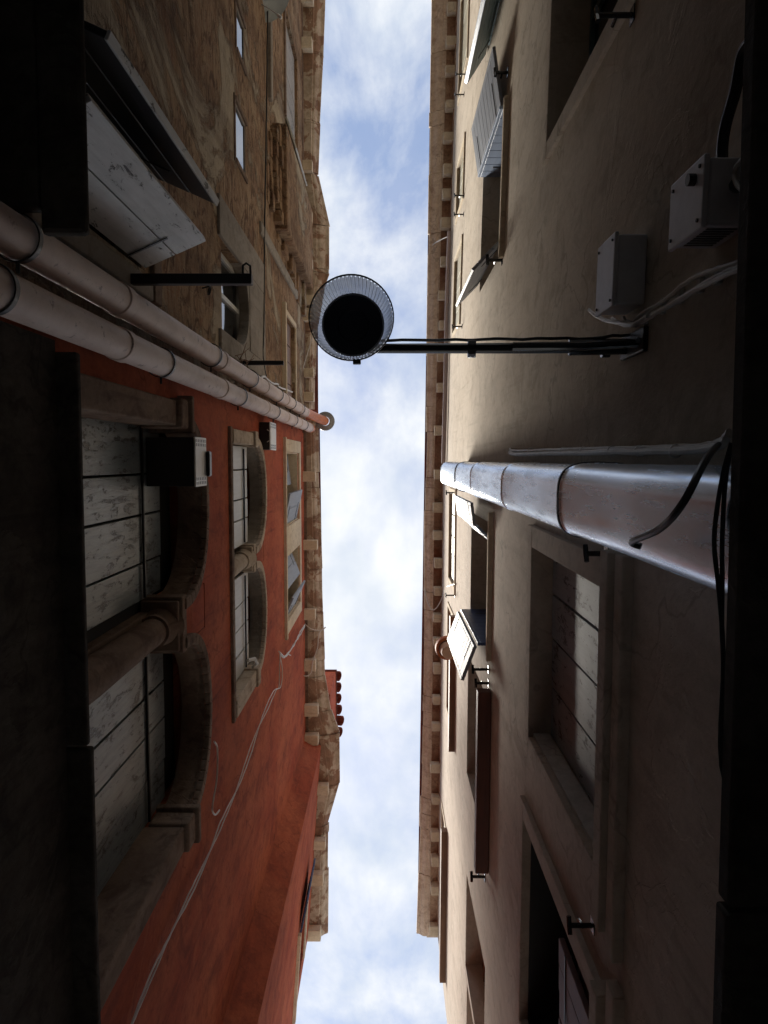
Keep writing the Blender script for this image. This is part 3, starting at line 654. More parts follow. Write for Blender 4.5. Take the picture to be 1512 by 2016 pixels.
mb = MB(); mb.add([(LC.X(9.12), 9.12, -EYE), (-7, 9.12, -EYE), (-7, 9.12, ZE_B + 1), (LC.X(9.12), 9.12, ZE_B + .1)], [(0, 1, 2, 3)]); mb.build('end_wall', 'plaster_red', dh)
def wd(y): return -1.53 if y < 5.25 else (-1.53 + (y - 5.25) / 0.17 * 0.29 if y < 5.42 else LC.X(y))
ptsD = [atZ(x, y, ZE_B + 0.13)[:2] for x, y in ((624, 828), (628, 960), (634, 1120), (638, 1240), (641, 1330), (652, 1398), (668, 1442), (669, 1542), (646, 1622), (644, 1838))]
corD = [atZ(610, y, ZE_B - 0.05)[1] for y in (938, 1072, 1208, 1307, 1395)] + [atZ(640, 1450, ZE_B)[1], atZ(635, 1548, ZE_B)[1], atZ(620, 1655, ZE_B)[1], atZ(615, 1722, ZE_B)[1], atZ(615, 1830, ZE_B)[1]]
jntD = [atZ(625, y, ZE_B + 0.1)[1] for y in (930, 1075, 1205, 1300, 1445, 1545, 1640, 1712)]
cornice(dh, ptsD, wd, ZE_B, 'stone_flaked', corD, jntD, 0.2, corb_m='stone_cream', kd=0.24, kw=0.10)
mb = MB(); mb.wbox(LW, YA + .01, 5.2, ZE_B - 0.05, ZE_B - 0.003, -0.05, 0.02); mb.build('frieze', 'stone_dirty', dh)
mb = MB(); mb.add([(-1.25, YA, ZE_B + .22), (-7, YA, ZE_B + 2), (-7, 9.1, ZE_B + 2), (-1.15, 9.1, ZE_B + .22)], [(0, 1, 2, 3)]); mb.build('roof', 'roof_tile', dh)

def arch_fill(parent, w, y0, y1, zs, zt, rise, dep, m, mould, front=None):
    """Spandrels and soffit of an arched head inside the rectangular opening, with a raised moulding round it."""
    p = MB(); mo = MB(); fr = MB(); n_ = 22; cy, r_ = (y0 + y1) / 2, (y1 - y0) / 2
    def cur(k, g_=0.0):
        a = math.pi * k / n_; z = math.sin(a)
        return cy - (r_ + g_) * math.cos(a), zs + (rise + g_) * (z ** 0.8 if z > 0 else 0)
    for k in range(n_):
        (ya, za), (yb, zb) = cur(k), cur(k + 1)
        p.hexa([(w.X(0, d), y, z) for d in (0.004, dep) for (y, z) in ((ya, za), (yb, zb), (yb, zt + .001), (ya, zt + .001))])
        fr.hexa([(w.X(0, d), y, z) for d in (0.0005, 0.0035) for (y, z) in ((ya, za), (yb, zb), (yb, zt), (ya, zt))])
        (yc0, zc0), (yd, zd) = cur(k, 0.085), cur(k + 1, 0.085)
        mo.hexa([(w.X(0, d), y, z) for d in (-0.045, 0.05) for (y, z) in ((ya, za), (yb, zb), (yd, zd), (yc0, zc0))])
    p.build('arch_head', m, parent)
    if front: fr.build('spandrel', front, parent)
    return mo.build('arch_moulding', mould, parent, 0.01)
def column(parent, x, y, z0, z1, r_, cap, m='stone'):
    p = MB(); p.lathe([(r_ * 0.98, 0), (r_, (z1 - z0) * .3), (r_ * 0.86, z1 - z0 - 0.10), (r_ * 0.86, z1 - z0 - 0.095), (r_ * 1.02, z1 - z0 - 0.09), (r_ * 1.02, z1 - z0 - 0.05),
                            (r_ * 0.88, z1 - z0 - 0.045), (r_ * 1.25, z1 - z0 + 0.10), (r_ * 1.45, z1 - z0 + 0.14)], (x, y, z0), 28)
    o = p.build('column', m, parent, smooth=True)
    p = MB(); p.box(x - cap, x + cap * 0.92, y - cap * 1.25, y + cap * 1.25, z1 + 0.13, z1 + 0.25); p.build('abacus', m, o, 0.012)
    p = MB(); p.box(x - cap * .85, x + cap * .8, y - cap * 1.1, y + cap * 1.1, z1 + 0.08, z1 + 0.128); p.build('necking', m, o, 0.012)
# lower twin window
mb = MB(); mb.wbox(LW, -0.27, 2.69, 3.62, 6.34, 0.274, 0.30); mb.build('unlit_backing', 'void', dh)  # near-black sheets paint the unlit depth behind both twin windows
mb = MB(); mb.wbox(LW, -0.19, 2.41, 7.52, 9.46, 0.205, 0.22); mb.build('unlit_backing', 'void', dh)
for (a, b_) in ((-0.28, 1.02), (1.40, 2.70)):
    arch_fill(dh, LW, a, b_, 5.62, 6.36, 0.70, 0.20, 'stone_dirty', 'stone_dirty', 'plaster_red')
    closed_boards(dh, LW, a - .0, b_ + .0, 3.6, 5.95, 0.235, 4, 'wood_grey', label='grey plank shutters behind the lower arched window')
mb = MB(); mb.wbox(LW, 1.10, 1.32, 3.6, 5.66, 0.20, 0.30); mb.build('mullion', 'stone_dirty', dh, 0.01)
column(dh, -1.655, 1.21, 3.6, 5.42, 0.115, 0.17, 'stone_dirty')
mb = MB(); mb.wbox(LW, 1.018, 1.402, 5.675, 6.35, 0.0, 0.24); mb.build('springer', 'plaster_red', dh, 0.015)
for (a, b_, s_) in ((-0.43, -0.255, 1), (2.675, 2.86, -1)):
    mb = MB(); mb.wbox(LW, a, b_, 3.6, 5.42, -0.05, 0.262); j_ = mb.build('jamb_stone', 'stone_dirty', dh, 0.012)
    mb = MB(); mb.wbox(LW, a - .02, b_ + .02, 5.422, 5.62, -0.085, 0.22); mb.build('capital', 'stone_dirty', j_, 0.02)
    mb = MB(); mb.wbox(LW, a - .05, b_ + .05, 5.622, 5.69, -0.11, 0.22); mb.build('abacus', 'stone_dirty', j_, 0.012)
# middle twin window
for (a, b_, zt) in ((-0.20, 0.98, 9.48), (1.24, 2.42, 9.40)):
    arch_fill(dh, LW, a, b_, 8.72, 9.48, zt - 8.76, 0.16, 'plaster_grey', 'stone', 'plaster_red')
    closed_boards(dh, LW, a + .03, b_ - .03, 7.5, 8.88, 0.085, 4, 'wood_offwhite', label='pale plank shutters behind the upper arched window')
mb = MB(); mb.wbox(LW, 1.03, 1.19, 7.5, 8.75, 0.10, 0.25); mb.build('mullion', 'stone', dh, 0.01)
column(dh, -1.62, 1.11, 7.5, 8.50, 0.10, 0.13)
mb = MB(); mb.wbox(LW, 0.978, 1.242, 8.755, 9.47, 0.0, 0.2); mb.build('springer', 'plaster_red', dh, 0.015)
for (a, b_) in ((-0.32, -0.18), (2.40, 2.58)):
    mb = MB(); mb.wbox(LW, a, b_, 7.5, 8.62, -0.04, 0.212); j_ = mb.build('jamb_stone', 'stone', dh, 0.012)
    mb = MB(); mb.wbox(LW, a - .02, b_ + .02, 8.622, 8.80, -0.065, 0.18); mb.build('capital', 'stone', j_, 0.015)
mb = MB(); mb.wbox(LW, -0.34, 2.60, 7.40, 7.498, -0.03, 0.1); mb.build('sill', 'stone_dirty', dh, 0.01)
mb = MB(); mb.tube([(-1.53, 2.2, 8.3), (-1.48, 2.22, 8.45), (-1.47, 2.3, 8.55), (-1.53, 2.36, 8.6)], 0.02, 8); mb.build('iron_hook', 'cable_grey', dh, smooth=True)
# top pair with cream stone frame
mb = MB(); mb.wbox(LW, -0.34, 2.66, 13.27, 13.45, -0.03, 0.02); fr_ = mb.build('surround', 'stone_cream', dh, 0.008)
for (a, b_) in ((-0.34, -0.142), (1.002, 1.458), (2.462, 2.66)):
    mb = MB(); mb.wbox(LW, a, b_, 11.45, 13.268, -0.028, 0.02); mb.build('jamb_stone', 'stone_cream', fr_, 0.006)
mb = MB(); mb.wbox(LW, -0.36, 2.70, 11.36, 11.448, -0.045, 0.1); mb.build('sill', 'stone_cream', fr_, 0.006)
for (a, b_) in ((-0.14, 1.0), (1.46, 2.46)):
    mb = MB(); mb.wbox(LW, a, b_, 11.5, 13.2, 0.245, 0.265); mb.build('dark_pane', 'glass_dark', dh)
    zt_ = 13.2 if a < 0 else 13.25
    for q0, q1, r0, r1 in ((a + .001, a + .018, 11.46, zt_ - .02), (b_ - .018, b_ - .001, 11.46, zt_ - .02), (a + .001, b_ - .001, zt_ - .018, zt_ - .001)):
        mb = MB(); mb.wbox(LW, q0, q1, r0, r1, 0.002, 0.24); mb.build('reveal_stone', 'stone_cream', fr_)
leaf(dh, (LW.X(0, 0.16), -0.115), (LW.X(0, 0.10), 0.40), 11.46, 13.12, 'wood_white', 2, False, 'iron', 0.035, label='white shutter leaf in the first top window of the red house')
leaf(dh, (LW.X(0, 0.05), 0.975), (LW.X(0, -0.06), 0.48), 11.46, 13.12, 'wood_white', 2, False, 'iron', 0.035)
leaf(dh, (LW.X(0, 0.14), 1.485), (LW.X(0, -0.04), 1.95), 11.46, 13.15, 'wood_white', 2, False, 'iron', 0.035, label='white shutter leaf in the second top window of the red house')
leaf(dh, (LW.X(0, 0.06), 2.435), (LW.X(0, -0.10), 2.06), 11.46, 13.15, 'wood_white', 2, False, 'iron', 0.035)
# window with blue shutter near the corner
closed_boards(dh, LC, 7.55, 8.75, 11.6, 13.0, 0.08, 4, 'wood_deepblue')
leaf(dh, (LC.X(7.5, -0.01), 7.52), (LC.X(7.0, -0.09), 6.98), 11.65, 13.0, 'wood_deepblue', 3, False, 'iron', 0.03, label='deep blue shutter near the corner of the red house')
mb = MB(); mb.wbox(LC, 7.5, 8.85, 13.002, 13.1, -0.03, 0.02); mb.build('surround', 'stone_cream', dh, 0.006)
mb = MB(); mb.wbox(LC, 7.45, 8.9, 11.5, 11.598, -0.05, 0.1); mb.build('sill', 'stone_cream', dh, 0.006)
# ledge over the ground floor
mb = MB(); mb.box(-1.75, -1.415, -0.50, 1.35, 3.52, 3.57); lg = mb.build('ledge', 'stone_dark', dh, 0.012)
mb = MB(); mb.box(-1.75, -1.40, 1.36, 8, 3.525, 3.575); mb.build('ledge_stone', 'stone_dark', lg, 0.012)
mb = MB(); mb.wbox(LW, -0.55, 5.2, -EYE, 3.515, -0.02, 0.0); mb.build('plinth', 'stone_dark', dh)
# tiled dormer leaning over the eaves
ZD = 16.1
c0 = atZ(648, 1322, ZD); c1 = atZ(669, 1455, ZD)
mb = MB(); mb.box(-2.6, c0[0] + 0.14, c0[1], c1[1], ZD - 1.6, ZD); do = mb.build('dormer', 'plaster_red', dh, 0.01)
mb = MB(); mb.box(-2.7, c1[0] - 0.06, c0[1] - 0.03, c1[1] + 0.05, ZD + 0.002, ZD + 0.06); mb.build('eave_board', 'wood_redbrown', do, 0.006)
nt_ = 6
for k in range(nt_):
    yk = c0[1] + (c1[1] - c0[1]) * (k + 0.5) / nt_; p = MB(); rad = 0.11
    sec = []
    for i in range(9):
        a = math.pi * i / 8; sec.append((math.cos(a), math.sin(a)))
    vs = []
    for (x_, z_) in ((c1[0] + 0.02 + random.uniform(-.05, .02), ZD + 0.062 + random.uniform(0, .03)), (-2.6, ZD + 0.55)):
        vs += [(x_ + 0.055 * sa, yk + rad * ca, z_ + rad * sa) for ca, sa in sec] + [(x_ + 0.055 * sa, yk + (rad - .02) * ca, z_ + (rad - .02) * sa) for ca, sa in reversed(sec)]
    N = 18; p.add(vs, [(i, (i + 1) % N, N + (i + 1) % N, N + i) for i in range(N)] + [tuple(range(N)), tuple(range(2 * N - 1, N - 1, -1))])
    p.build('tile', 'roof_tile', do, smooth=False)

# ================================================================== things fixed to the walls
# downpipes
def downpipe(y, ztop, label, clamps, spout):
    t = thing('downpipe', (-1.40, y, -EYE), label, 'pipe', 'downpipes between the brick house and the red house')
    r_ = 0.082
    cuts = [-EYE, 2.2, 4.1, 6.5, 8.8, 10.6, 12.2, ztop]
    for a, b_ in zip(cuts, cuts[1:]):
        p = MB(); jx = random.uniform(-.004, .004)
        p.lathe([(r_, a), (r_, b_ - 0.10), (r_ + 0.001, b_ - 0.10), (r_ + 0.007, b_ - 0.095), (r_ + 0.007, b_ + 0.012), (r_, b_ + 0.012)], (-1.40 + jx, y, 0), 28); p.build('pipe_length', 'pipe_paint', t, smooth=True)
    for z in clamps:
        p = MB(); p.ring((-1.40, y, z), (0, 0, 1), r_ + 0.006, 0.006, 0.03); p.box(-1.54, -1.40 - r_, y - .012, y + .012, z - .012, z + .012)
        p.tube([(-1.40, y + r_ + .01, z), (-1.40, y + r_ + .05, z)], 0.008, 6); p.build('clamp', 'iron', t)
    return t
t1 = downpipe(-0.845, 13.2, 'brick house downpipe with an orange spout and ring at its top', (2.95, 6.15, 7.9, 9.8, 11.2, 12.4), True)
a0 = Vector((-1.40, -0.845, 13.2)); e0 = Vector(atZ(640, 829, 14.3))
p = MB(); p.tube(spline([a0, a0 + Vector((0.01, 0, 0.35)), (a0 + e0) / 2 + Vector((0, 0, .25)), e0], 6), 0.082, 20); p.build('spout', 'pipe_orange', t1, smooth=True)
p = MB(); p.lathe([(0.085, 0), (0.175, 0.02), (0.18, 0.06), (0.095, 0.06), (0.085, 0.0)], (e0.x, e0.y, 14.28), 28); p.build('collar', 'zinc', t1, smooth=True)
t2 = downpipe(-0.612, 13.9, 'red house downpipe ending plain under the stone eaves', (2.75, 4.78, 7.25, 9.5, 11.4, 12.9), False)
p = MB(); p.tube([(-1.40, -0.612, 13.9), (-1.39, -0.612, 14.18)], 0.08, 20); p.build('spout', 'pipe_orange', t2, smooth=True)

# steel flue
fl = thing('flue_pipe', (0.86, 0.18, 1.54), 'wide shiny steel flue pipe running up the beige house', 'pipe')
zz_ = [1.54, 3.13, 4.72, 6.45, 7.85, 9.9]
FX, FY, HX, HY = 0.872, 0.160, 0.162, 0.150
def flue_ring(mb_, prof, n_=96):
    b0 = len(mb_.v)
    for (e_, z) in prof:
        for k in range(n_):
            a = 2 * math.pi * k / n_; ca, sa = math.cos(a), math.sin(a); q_ = (abs(ca) ** 3.4 + abs(sa) ** 3.4) ** (-1 / 3.4)
            mb_.v.append((FX + (HX + e_) * q_ * ca, FY + (HY + e_) * q_ * sa, z))
    for i_ in range(len(prof) - 1):
        for k in range(n_):
            k2 = (k + 1) % n_; mb_.f.append((b0 + i_ * n_ + k, b0 + i_ * n_ + k2, b0 + (i_ + 1) * n_ + k2, b0 + (i_ + 1) * n_ + k))
for i, (a, b_) in enumerate(zip(zz_, zz_[1:])):
    p = MB(); e_ = -0.0015 * (i % 2)
    flue_ring(p, [(e_, a + 0.003), (e_ - 0.001, (a + b_) / 2), (e_, b_ - 0.05), (e_ + .001, b_ - 0.04), (e_ + .004, b_ - 0.03), (e_ + .004, b_ - 0.005), (e_ - .004, b_ - .002)]); p.build('flue_section', 'steel', fl, smooth=True)
for z in (3.13, 7.85):
    p = MB(); flue_ring(p, [(0.003, z - .009), (0.008, z - .009), (0.008, z + .009), (0.003, z + .009)]); p.build('clamp', 'iron', fl)
p = MB(); flue_ring(p, [(0.0, 9.9), (-0.02, 9.94), (-0.10, 9.97)]); p.build('cap', 'steel', fl, smooth=True)

# street lamp
zr, zi = 2.75, 2.90
cr_ = atZ(690, 623, zr); ci_ = atZ(697, 641, zi)
lx, ly = (cr_[0] + ci_[0]) / 2, (cr_[1] + ci_[1]) / 2 + 0.002
ya, za = RA.at(1242, 682); xa = RA.X(ya)
sl = thing('street_lamp', (xa, ya, za), 'black iron street lamp with fluted glass shade on a long wall arm', 'street lamp')
p = MB(); p.tube([(xa, ya, za), (0.62, ya, za + 0.05), (lx - 0.02, ly * .5 + ya * .5, za + 0.10)], [0.028, 0.024, 0.022], 14); arm = p.build('arm', 'iron_gloss', sl, smooth=True)
p = MB(); p.tube([(xa, ya + 0.01, za - 0.16), (0.85, ya + 0.006, za - 0.05), (0.55, ya, za + 0.0)], 0.019, 10); p.build('brace', 'iron_gloss', sl, smooth=True)
p = MB(); p.tube([(xa + .02, ya, za), (0.80, ya - 0.0, za + .03)], 0.035, 12); p.build('socket', 'iron_gloss', sl, smooth=True)
for x_ in (0.36, 0.95):
    p = MB(); p.tube([(x_, ya, za + 0.052), (x_ + .035, ya, za + 0.05)], 0.042, 12); p.build('collar', 'iron_gloss', sl)
p = MB(); p.tube(spline([(xa, ya - .045, za - .05), (0.9, ya - .04, za + .02), (0.6, ya - .036, za + .03), (0.3, ya - .034, za + .035), (lx + .08, (ly + ya) / 2 - .03, za + .08)], 5, 0.004), 0.007, 6); p.build('feed_cable', 'cable_black', sl, smooth=True)
p = MB(); p.wbox(RA, ya - 0.05, ya + 0.05, za - 0.22, za + 0.09, -0.02, 0.01); p.build('wall_plate', 'iron', sl, 0.006)
for dz_ in (-.17, .05):
    p = MB(); p.tube([(RA.X(ya, -.02), ya, za + dz_), (RA.X(ya, -.032), ya, za + dz_)], 0.012, 6); p.build('bolt', 'zinc', sl)
ay = ly * .5 + ya * .5
p = MB(); p.tube([(lx, ay, za + 0.14), (lx, ay, za + 0.02), (lx, ly, zi + 0.22), (lx, ly, zi + 0.14)], 0.02, 12); p.build('stem', 'iron', sl, smooth=True)
p = MB(); p.lathe([(0.02, 0.20), (0.07, 0.17), (0.10, 0.10), (0.108, 0.03), (0.10, 0.022), (0.06, 0.025), (0.004, 0.02)], (lx, ly, zi), 48); p.build('canopy', 'iron', sl, smooth=True)
p = MB(); nf = 62 * 6
p.lathe([(0.112, zi + .03), (0.119, zi + .01), (0.132, zi - .04), (0.142, zi - .10), (0.148, zr)], (lx, ly, 0), nf, lambda k: 0.034 * math.cos(k * math.pi / 3)); p.build('shade', 'prism_glass', sl, smooth=False)
p = MB(); p.ring((lx, ly, zr - 0.002), (0, 0, 1), 0.1485, 0.004, 0.012); p.build('rim', 'iron', sl)
p = MB(); p.ring((lx, ly, zi - 0.005), (0, 0, 1), 0.111, 0.006, 0.012); p.build('inner_ring', 'zinc', sl)
p = MB(); p.lathe([(0.111, 0.0), (0.06, 0.006), (0.055, 0.012), (0.045, 0.012), (0.002, 0.008)], (lx, ly, zi), 48); p.build('lens', 'lens_glass', sl, smooth=True)
p = MB(); p.box(lx + .005, lx + .033, ly + .146, ly + .163, zr - .006, zr + .02); p.build('latch', 'iron', sl, 0.003)

# junction boxes on the beige wall
def wallbox(name, w, y0, y1, z0, z1, dp, label, cat, m='plastic_grey', extra=None):
    t = thing(name, (w.X((y0 + y1) / 2), (y0 + y1) / 2, z0), label, cat)
    p = MB(); p.wbox(w, y0, y1, z0, z1, -dp, -0.001); p.build('case', m, t, 0.008)
    p = MB(); p.wbox(w, y0 - .008, y1 + .008, z0 - .008, z1 + .008, -dp - 0.018, -dp - 0.0012); p.build('lid', m, t, 0.005)
    for yy in (y0 + .02, y1 - .02):
        for z_ in (z0 + .02, z1 - .02):
            p = MB(); p.tube([(w.X(yy, -dp - 0.0182), yy, z_), (w.X(yy, -dp - 0.023), yy, z_)], 0.006, 8); p.build('screw', 'iron', t)
    return t
wallbox('junction_box', RA, -0.93, -0.645, 3.19, 3.43, 0.12, 'grey plastic junction box just above the lamp arm bracket', 'box')
tb = wallbox('meter_box', RA, -0.88, -0.685, 2.27, 2.52, 0.135, 'grey meter box with round lock and slotted side near the ledge', 'box')
p = MB(); p.tube([(RA.X(-.85, -.15), -0.835, 2.33), (RA.X(-.85, -.175), -0.835, 2.33)], 0.018, 14); p.build('lock', 'plastic_black', tb)
for k in range(8):
    p = MB(); z_ = 2.30 + k * 0.024; p.wbox(RA, -0.6848, -0.6825, z_, z_ + 0.011, -0.12, -0.03); p.build('slot', 'plastic_black', tb)
# vent boxes on the red wall
def ventbox(y0, y1, z0, z1, dp, label, back=-0.003):
    t = thing('vent_box', (-1.53, (y0 + y1) / 2, z0), label, 'vent', 'vent boxes on the red wall')
    p = MB(); p.wbox(LW, y0, y1, z0, z1, -dp, back); p.build('case', 'plastic_black', t, 0.006)
    p = MB(); p.wbox(LW, y0 - .004, y1 + .004, z0 - .004, z1 + .004, -dp - 0.014, -dp - 0.0006); g_ = p.build('front', 'plastic_white', t, 0.004)
    for s in (0, 1):
        for r_ in range(2):
            for k in range(6):
                yy = (y0 + .012 + r_ * .03) if s == 0 else (y1 - .034 - r_ * .03); z_ = z0 + (z1 - z0) * (k + .3) / 6.3
                p = MB(); p.wbox(LW, yy, yy + 0.022, z_, z_ + (z1 - z0) * 0.08, -dp - 0.0155, -dp - 0.0142); p.build('slot', 'plastic_black', g_)
    return t
v1 = ventbox(-0.175, 0.185, 5.60, 5.93, 0.12, 'white slotted vent box at the lower arched window', 0.232)
p = MB(); p.wbox(LW, -0.08, 0.12, 5.90, 5.99, -0.165, -0.1342); p.build('shadow_wedge', 'plastic_black', v1, 0.02)  # black wedge added as the shadow at the top of the box
v2 = ventbox(-0.47, -0.14, 9.22, 9.68, 0.125, 'white slotted vent box beside the downpipes under the top windows')
p = MB(); p.tube([(-1.43, -0.38, 9.19), (-1.40, -0.36, 9.205), (-1.40, -.25, 9.205), (-1.43, -.23, 9.19)], 0.006, 6); p.build('bracket', 'cable_grey', v2)

# iron beams sticking out of the brick house
def beam(y, z, x1, s, label, hook):
    t = thing('iron_bracket', (-1.53, y, z), label, 'bracket', 'iron beams on the brick house')
    p = MB(); p.box(-1.56, x1, y - s, y + s, z, z + 2 * s); p.build('beam', 'iron', t, 0.004)
    p = MB(); p.box(-1.545, -1.52, y - 2 * s, y + 2 * s, z - .06, z + .1); p.build('wall_plate', 'iron', t, 0.004)
    if hook:
        p = MB(); p.tube([(x1 - .01, y - s, z + s), (x1 - .012, y - s - .05, z + s), (x1 - .035, y - s - .065, z + s), (x1 - .055, y - s - .05, z + s), (x1 - .055, y - s, z + s)], 0.007, 8); p.build('hook', 'iron', t, smooth=True)
q = atZ(495, 548, 4.55); beam(q[1], 4.55, q[0], 0.030, 'thick black iron beam with an end hook beside the peeling shutter', True)
q = atZ(558, 714, 7.95); beam(q[1], 7.95, q[0], 0.022, 'thin black iron bar near the downpipe with twigs', False)
q = LW.at(398, 572); p = MB(); p.ring((-1.47, q[0], q[1]), (1, 0.2, 0.5), 0.03, 0.008, 0.014); p.tube([(-1.53, q[0] - .02, q[1]), (-1.47, q[0] - .035, q[1])], 0.008, 6)
p.build('iron_ring', 'iron', None, label='small iron ring on the brick wall beside the thick beam', cat='ring')
# dry twigs lodged behind the downpipe
p = MB()
for k in range(14):
    a = Vector((-1.47 + random.uniform(-.03, .05), -1.0 + random.uniform(-.05, .05), 7.75 + random.uniform(-.1, .15))); d_ = Vector((random.uniform(-.05, .12), random.uniform(-.18, .10), random.uniform(-.15, .3)))
    p.tube([a, a + d_ * .5 + Vector((0, .02, 0)), a + d_], [0.006, 0.004, 0.002], 5)
p.build('twig_clump', 'wood_brown', None, label='tuft of dry twigs lodged behind the downpipe', cat='twigs')

# flower pot
yp, zp = RB.at(884, 1285, -0.15); c_ = (RB.X(yp, -0.155), yp, zp)
fp = thing('flower_pot', c_, 'terracotta flower pot held in a ring on the top floor of the beige house', 'flower pot')
p = MB(); p.lathe([(0.001, 0), (0.085, 0.0), (0.095, 0.012), (0.105, .10), (0.12, 0.28), (0.10, 0.28), (0.001, .25)], c_, 32); p.build('pot', 'terracotta_pale', fp, smooth=True)
p = MB(); p.lathe([(0.122, 0.22), (0.165, 0.225), (0.172, 0.31), (0.15, 0.31), (0.122, 0.30), (0.122, .22)], c_, 32); p.build('rim', 'terracotta', fp, smooth=True)
p = MB(); p.ring((c_[0], c_[1], c_[2] + 0.20), (0, 0, 1), 0.118, 0.008, 0.015); p.tube([(c_[0] + .11, yp, zp + .2), (RB.X(yp, 0.01), yp, zp + .2)], 0.008, 6); p.build('holder', 'iron', fp)

# satellite dish
c_ = Vector(atZ(537, 2, 9.9)); dn = Vector((0.55, 0.62, -0.15)).normalized()
sdsh = thing('satellite_dish', (-1.53, -6.05, 9.9), 'small grey satellite dish on the brick wall', 'satellite dish')
p = MB(); u = dn.orthogonal().normalized(); v_ = dn.cross(u); prof = [(0.001, -.06), (.1, -.05), (.2, -.02), (.26, .02)]
b0 = len(p.v)
for r_, h_ in prof:
    for k in range(28):
        a = 2 * math.pi * k / 28; p.v.append(tuple(c_ + dn * h_ + (u * math.cos(a) + v_ * math.sin(a)) * r_))
for i in range(3):
    for k in range(28): p.f.append((i * 28 + k, i * 28 + (k + 1) % 28, (i + 1) * 28 + (k + 1) % 28, (i + 1) * 28 + k))
p.build('reflector', 'dish', sdsh, smooth=True)
p = MB(); p.tube([(-1.54, c_.y, 9.85), (-1.40, c_.y, 9.85), tuple(c_ - dn * .05)], 0.015, 8); p.build('mount', 'iron', sdsh)
p = MB(); p.tube([tuple(c_ + u * -.25), tuple(c_ + dn * .25 - u * .12)], 0.008, 6); p.tube([tuple(c_ + dn * .25 - u * .13), tuple(c_ + dn * .31 - u * .12)], 0.02, 8); p.build('feed_arm', 'plastic_grey', sdsh)

# ------------------------------------------------------------------ cables and conduits
def wallpath(w, pts, d=-0.02): return [w.P(x, y, d) for x, y in pts]
tubeobj('horizontal_conduit', spline([RA.P(x, y, -0.05) for x, y in ((885, 455), (880, 600), (877, 760), (873, 912))], 3), 0.038, 'conduit_mauve', 'pale mauve conduit running level under the eaves to the flue', 'conduit', n=12)
cg = thing('cable_run', RA.P(1430, 862, -.02), 'grey clipped cable bundle climbing beside the steel flue', 'cable')
for k, off in enumerate((0.0, 0.022)):
    pth = spline([RA.P(x, y + off * 300, -0.02 - off) for x, y in ((1004, 884), (1015, 888), (1100, 886), (1190, 884), (1280, 882), (1380, 878), (1420, 868), (1436, 850))], 5, 0.002)
    p = MB(); p.tube(pth, 0.011 + 0.003 * k, 8); p.build('cable', 'cable_grey', cg, smooth=True)
for x in (1045, 1110, 1150, 1205, 1260, 1330):
    a = Vector(RA.P(x, 888, -0.03)); p = MB(); p.ring(a, (0, 0, 1), 0.020, 0.004, 0.014); p.build('clip', 'cable_white', cg)
cb = thing('cable_run', RA.P(1460, 520, -.02), 'loose white cables from the junction box down to the ledge', 'cable')
for k, pts in enumerate((((1228, 625), (1240, 640), (1262, 620), (1310, 590), (1360, 550), (1410, 530), (1465, 512)), ((1236, 632), (1250, 640), (1280, 622), (1340, 590), (1400, 550), (1466, 520)),
                         ((1205, 628), (1230, 640), (1258, 636), (1300, 612), (1370, 570), (1464, 526)), ((1160, 610), (1175, 622), (1195, 632), (1230, 636), (1250, 638), (1275, 622)))):
    p = MB(); p.tube(spline([RA.P(x, y, -0.025 - 0.012 * k) for x, y in pts], 6, 0.002), 0.0085, 7); p.build('cable', 'cable_white', cb, smooth=True)
for i, (x, y) in enumerate(((1275, 625), (1310, 603), (1345, 582), (1385, 560), (1420, 543))):
    p = MB(); yy, z_ = RA.at(x, y); p.wbox(RA, yy - .03, yy + .03, z_ - .02, z_ + .012, -0.02, -0.001); p.build('clip', 'cable_grey', cb, 0.004)
tubeobj('hose_loop', spline([RA.P(x, y, -0.06) for x, y in ((1484, 75), (1462, 110), (1448, 180), (1428, 250), (1422, 310), (1432, 352), (1452, 368), (1476, 362))], 6), 0.017, 'cable_black', 'thick black hose drooping above the meter box', 'hose')
for k, (dx, lab) in enumerate(((-8, 'thin pale cable drooping along the black hose'),)):
    tubeobj('drooping_cable', spline([RA.P(x + dx, y, -0.05) for x, y in ((1484, 70), (1462, 105), (1446, 180), (1427, 255), (1422, 315), (1436, 362), (1458, 378), (1478, 368))], 6), 0.006, 'cable_white', lab, 'cable')
tubeobj('coiled_cable', spline([RA.P(x, y, -0.08) for x, y in ((1480, 300), (1458, 318), (1446, 340), (1452, 366), (1474, 384))], 6), 0.007, 'cable_white', 'short pale cable curl between the hose and the meter box', 'cable')
# black cables hanging in front of the flue and along the ledge
tubeobj('black_cable', spline([(0.99, -0.05, 2.28), atZ(1390, 905, 1.72), atZ(1345, 990, 1.62), atZ(1300, 1040, 1.72), atZ(1245, 1066, 1.9), atZ(1262, 1076, 1.9)], 8), 0.009, 'cable_black', 'stiff black cable end hanging loose before the steel flue', 'cable')
for k, (off, lab) in enumerate(((0, 'black cable bowed along the edge of the ledge'), (1, 'straight black cable clipped along the ledge'))):
    pts = [atZ(1440, 872, 1.60), atZ(1420 + 8 * off, 950, 1.60), atZ(1406 + 16 * off, 1060, 1.585), atZ(1414 + 8 * off, 1150, 1.575), atZ(1421, 1230, 1.56), atZ(1424, 1310, 1.55), (0.70, 0.66, 1.535), (0.80, 0.72, 1.50)]
    tubeobj('ledge_cable', spline(pts, 6), 0.0052, 'cable_black', lab, 'cable')
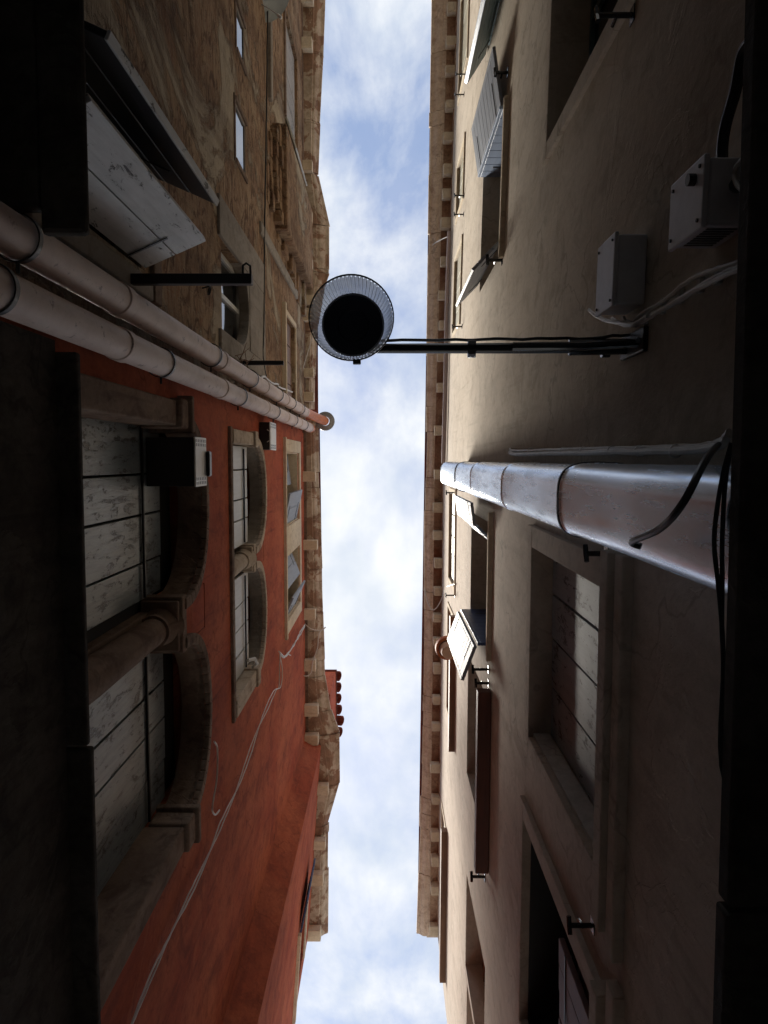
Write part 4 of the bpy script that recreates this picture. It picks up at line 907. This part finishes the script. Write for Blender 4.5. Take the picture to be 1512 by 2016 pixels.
# cables on the left
tubeobj('brick_wall_cable', spline([LW.P(x, y, -0.03) for x, y in ((527, -60), (526, 100), (525, 220), (523, 330), (521, 450), (520, 560), (519, 640), (518, 700), (524, 740))], 5, 0.004), 0.010, 'cable_black', 'long dark cable strung level across the brick wall', 'cable')
tubeobj('wall_wire', spline([LW.P(x, y, -0.04) for x, y in ((505, 756), (512, 748), (519, 741), (527, 748), (537, 755), (547, 757), (549, 762), (575, 772))], 6, 0.003), 0.014, 'cable_white', 'short white wire kinked above the downpipes', 'cable')
rw = thing('wire_run', LW.P(270, 2010, -.04), 'twisted white wires slanting down the red wall', 'cable')
for k in range(2):
    pts = [(600, 1230), (592, 1242), (583, 1262), (572, 1280), (560, 1292), (551, 1284)] if k else [(600, 1232), (590, 1252), (578, 1268), (566, 1290), (556, 1294), (549, 1282)]
    p = MB(); p.tube(spline([LW.P(x, y, -0.05 - .02 * k) for x, y in pts], 6, 0.006), 0.0095, 7); p.build('wire', 'cable_white', rw, smooth=True)
    pts = [(551, 1290), (553, 1320), (551, 1352), (541, 1360), (525, 1395), (508, 1435), (490, 1488), (470, 1545), (445, 1600), (428, 1640), (405, 1695), (375, 1760), (340, 1830), (305, 1905), (270, 1990), (250, 2040)]
    p = MB(); p.tube(spline([LW.P(x + (6 * k - 3) * math.sin(i * 1.3), y, -0.03 - .015 * k) for i, (x, y) in enumerate(pts)], 5, 0.002), 0.0062, 7); p.build('wire', 'cable_white', rw, smooth=True)
tubeobj('eaves_wire', spline([atZ(600, 1228, 14.1), atZ(612, 1238, 14.1), atZ(630, 1241, 14.15), atZ(641, 1235, 14.2), atZ(628, 1248, 14.1), atZ(625, 1275, 14.05), atZ(616, 1302, 14.0), atZ(612, 1325, 14.0), atZ(602, 1331, 13.95), atZ(593, 1325, 13.9), atZ(583, 1300, 13.6), LW.P(565, 1286, -.05)], 6), 0.0095, 'cable_white', 'white wire looping loosely under the eaves of the red house', 'cable')
tubeobj('loose_wire', spline([LW.P(x, y, -0.03) for x, y in ((422, 1460), (428, 1475), (427, 1530), (420, 1575), (418, 1595), (424, 1604), (432, 1595))], 6), 0.008, 'cable_white', 'thin loose wire end hooking up the red wall beside the twisted wires', 'cable')
tubeobj('eaves_cable', spline([atZ(836, 1136, 14.3), atZ(838, 1170, 14.2), atZ(848, 1198, 14.0), atZ(858, 1198, 13.9), atZ(868, 1182, 13.8), atZ(878, 1158, 13.2), RB.P(895, 1150, -.03)], 6), 0.009, 'cable_white', 'thin white wire hanging from the eaves of the beige house', 'cable')
tubeobj('gutter_wire', spline([atZ(881, 466, 13.5), atZ(868, 472, 13.8), atZ(852, 482, 14.2), atZ(845, 498, 14.3), atZ(844, 512, 14.3)], 6), 0.008, 'cable_white', 'thin pale wire curling over the eaves by the mauve conduit', 'cable')
tubeobj('brick_eaves_wire', spline([atZ(614, 665, 14.3), atZ(607, 690, 14.3), atZ(598, 720, 14.2), atZ(588, 770, 14.1)], 6), 0.008, 'cable_white', 'thin pale wire hanging from the eaves of the brick house', 'cable')
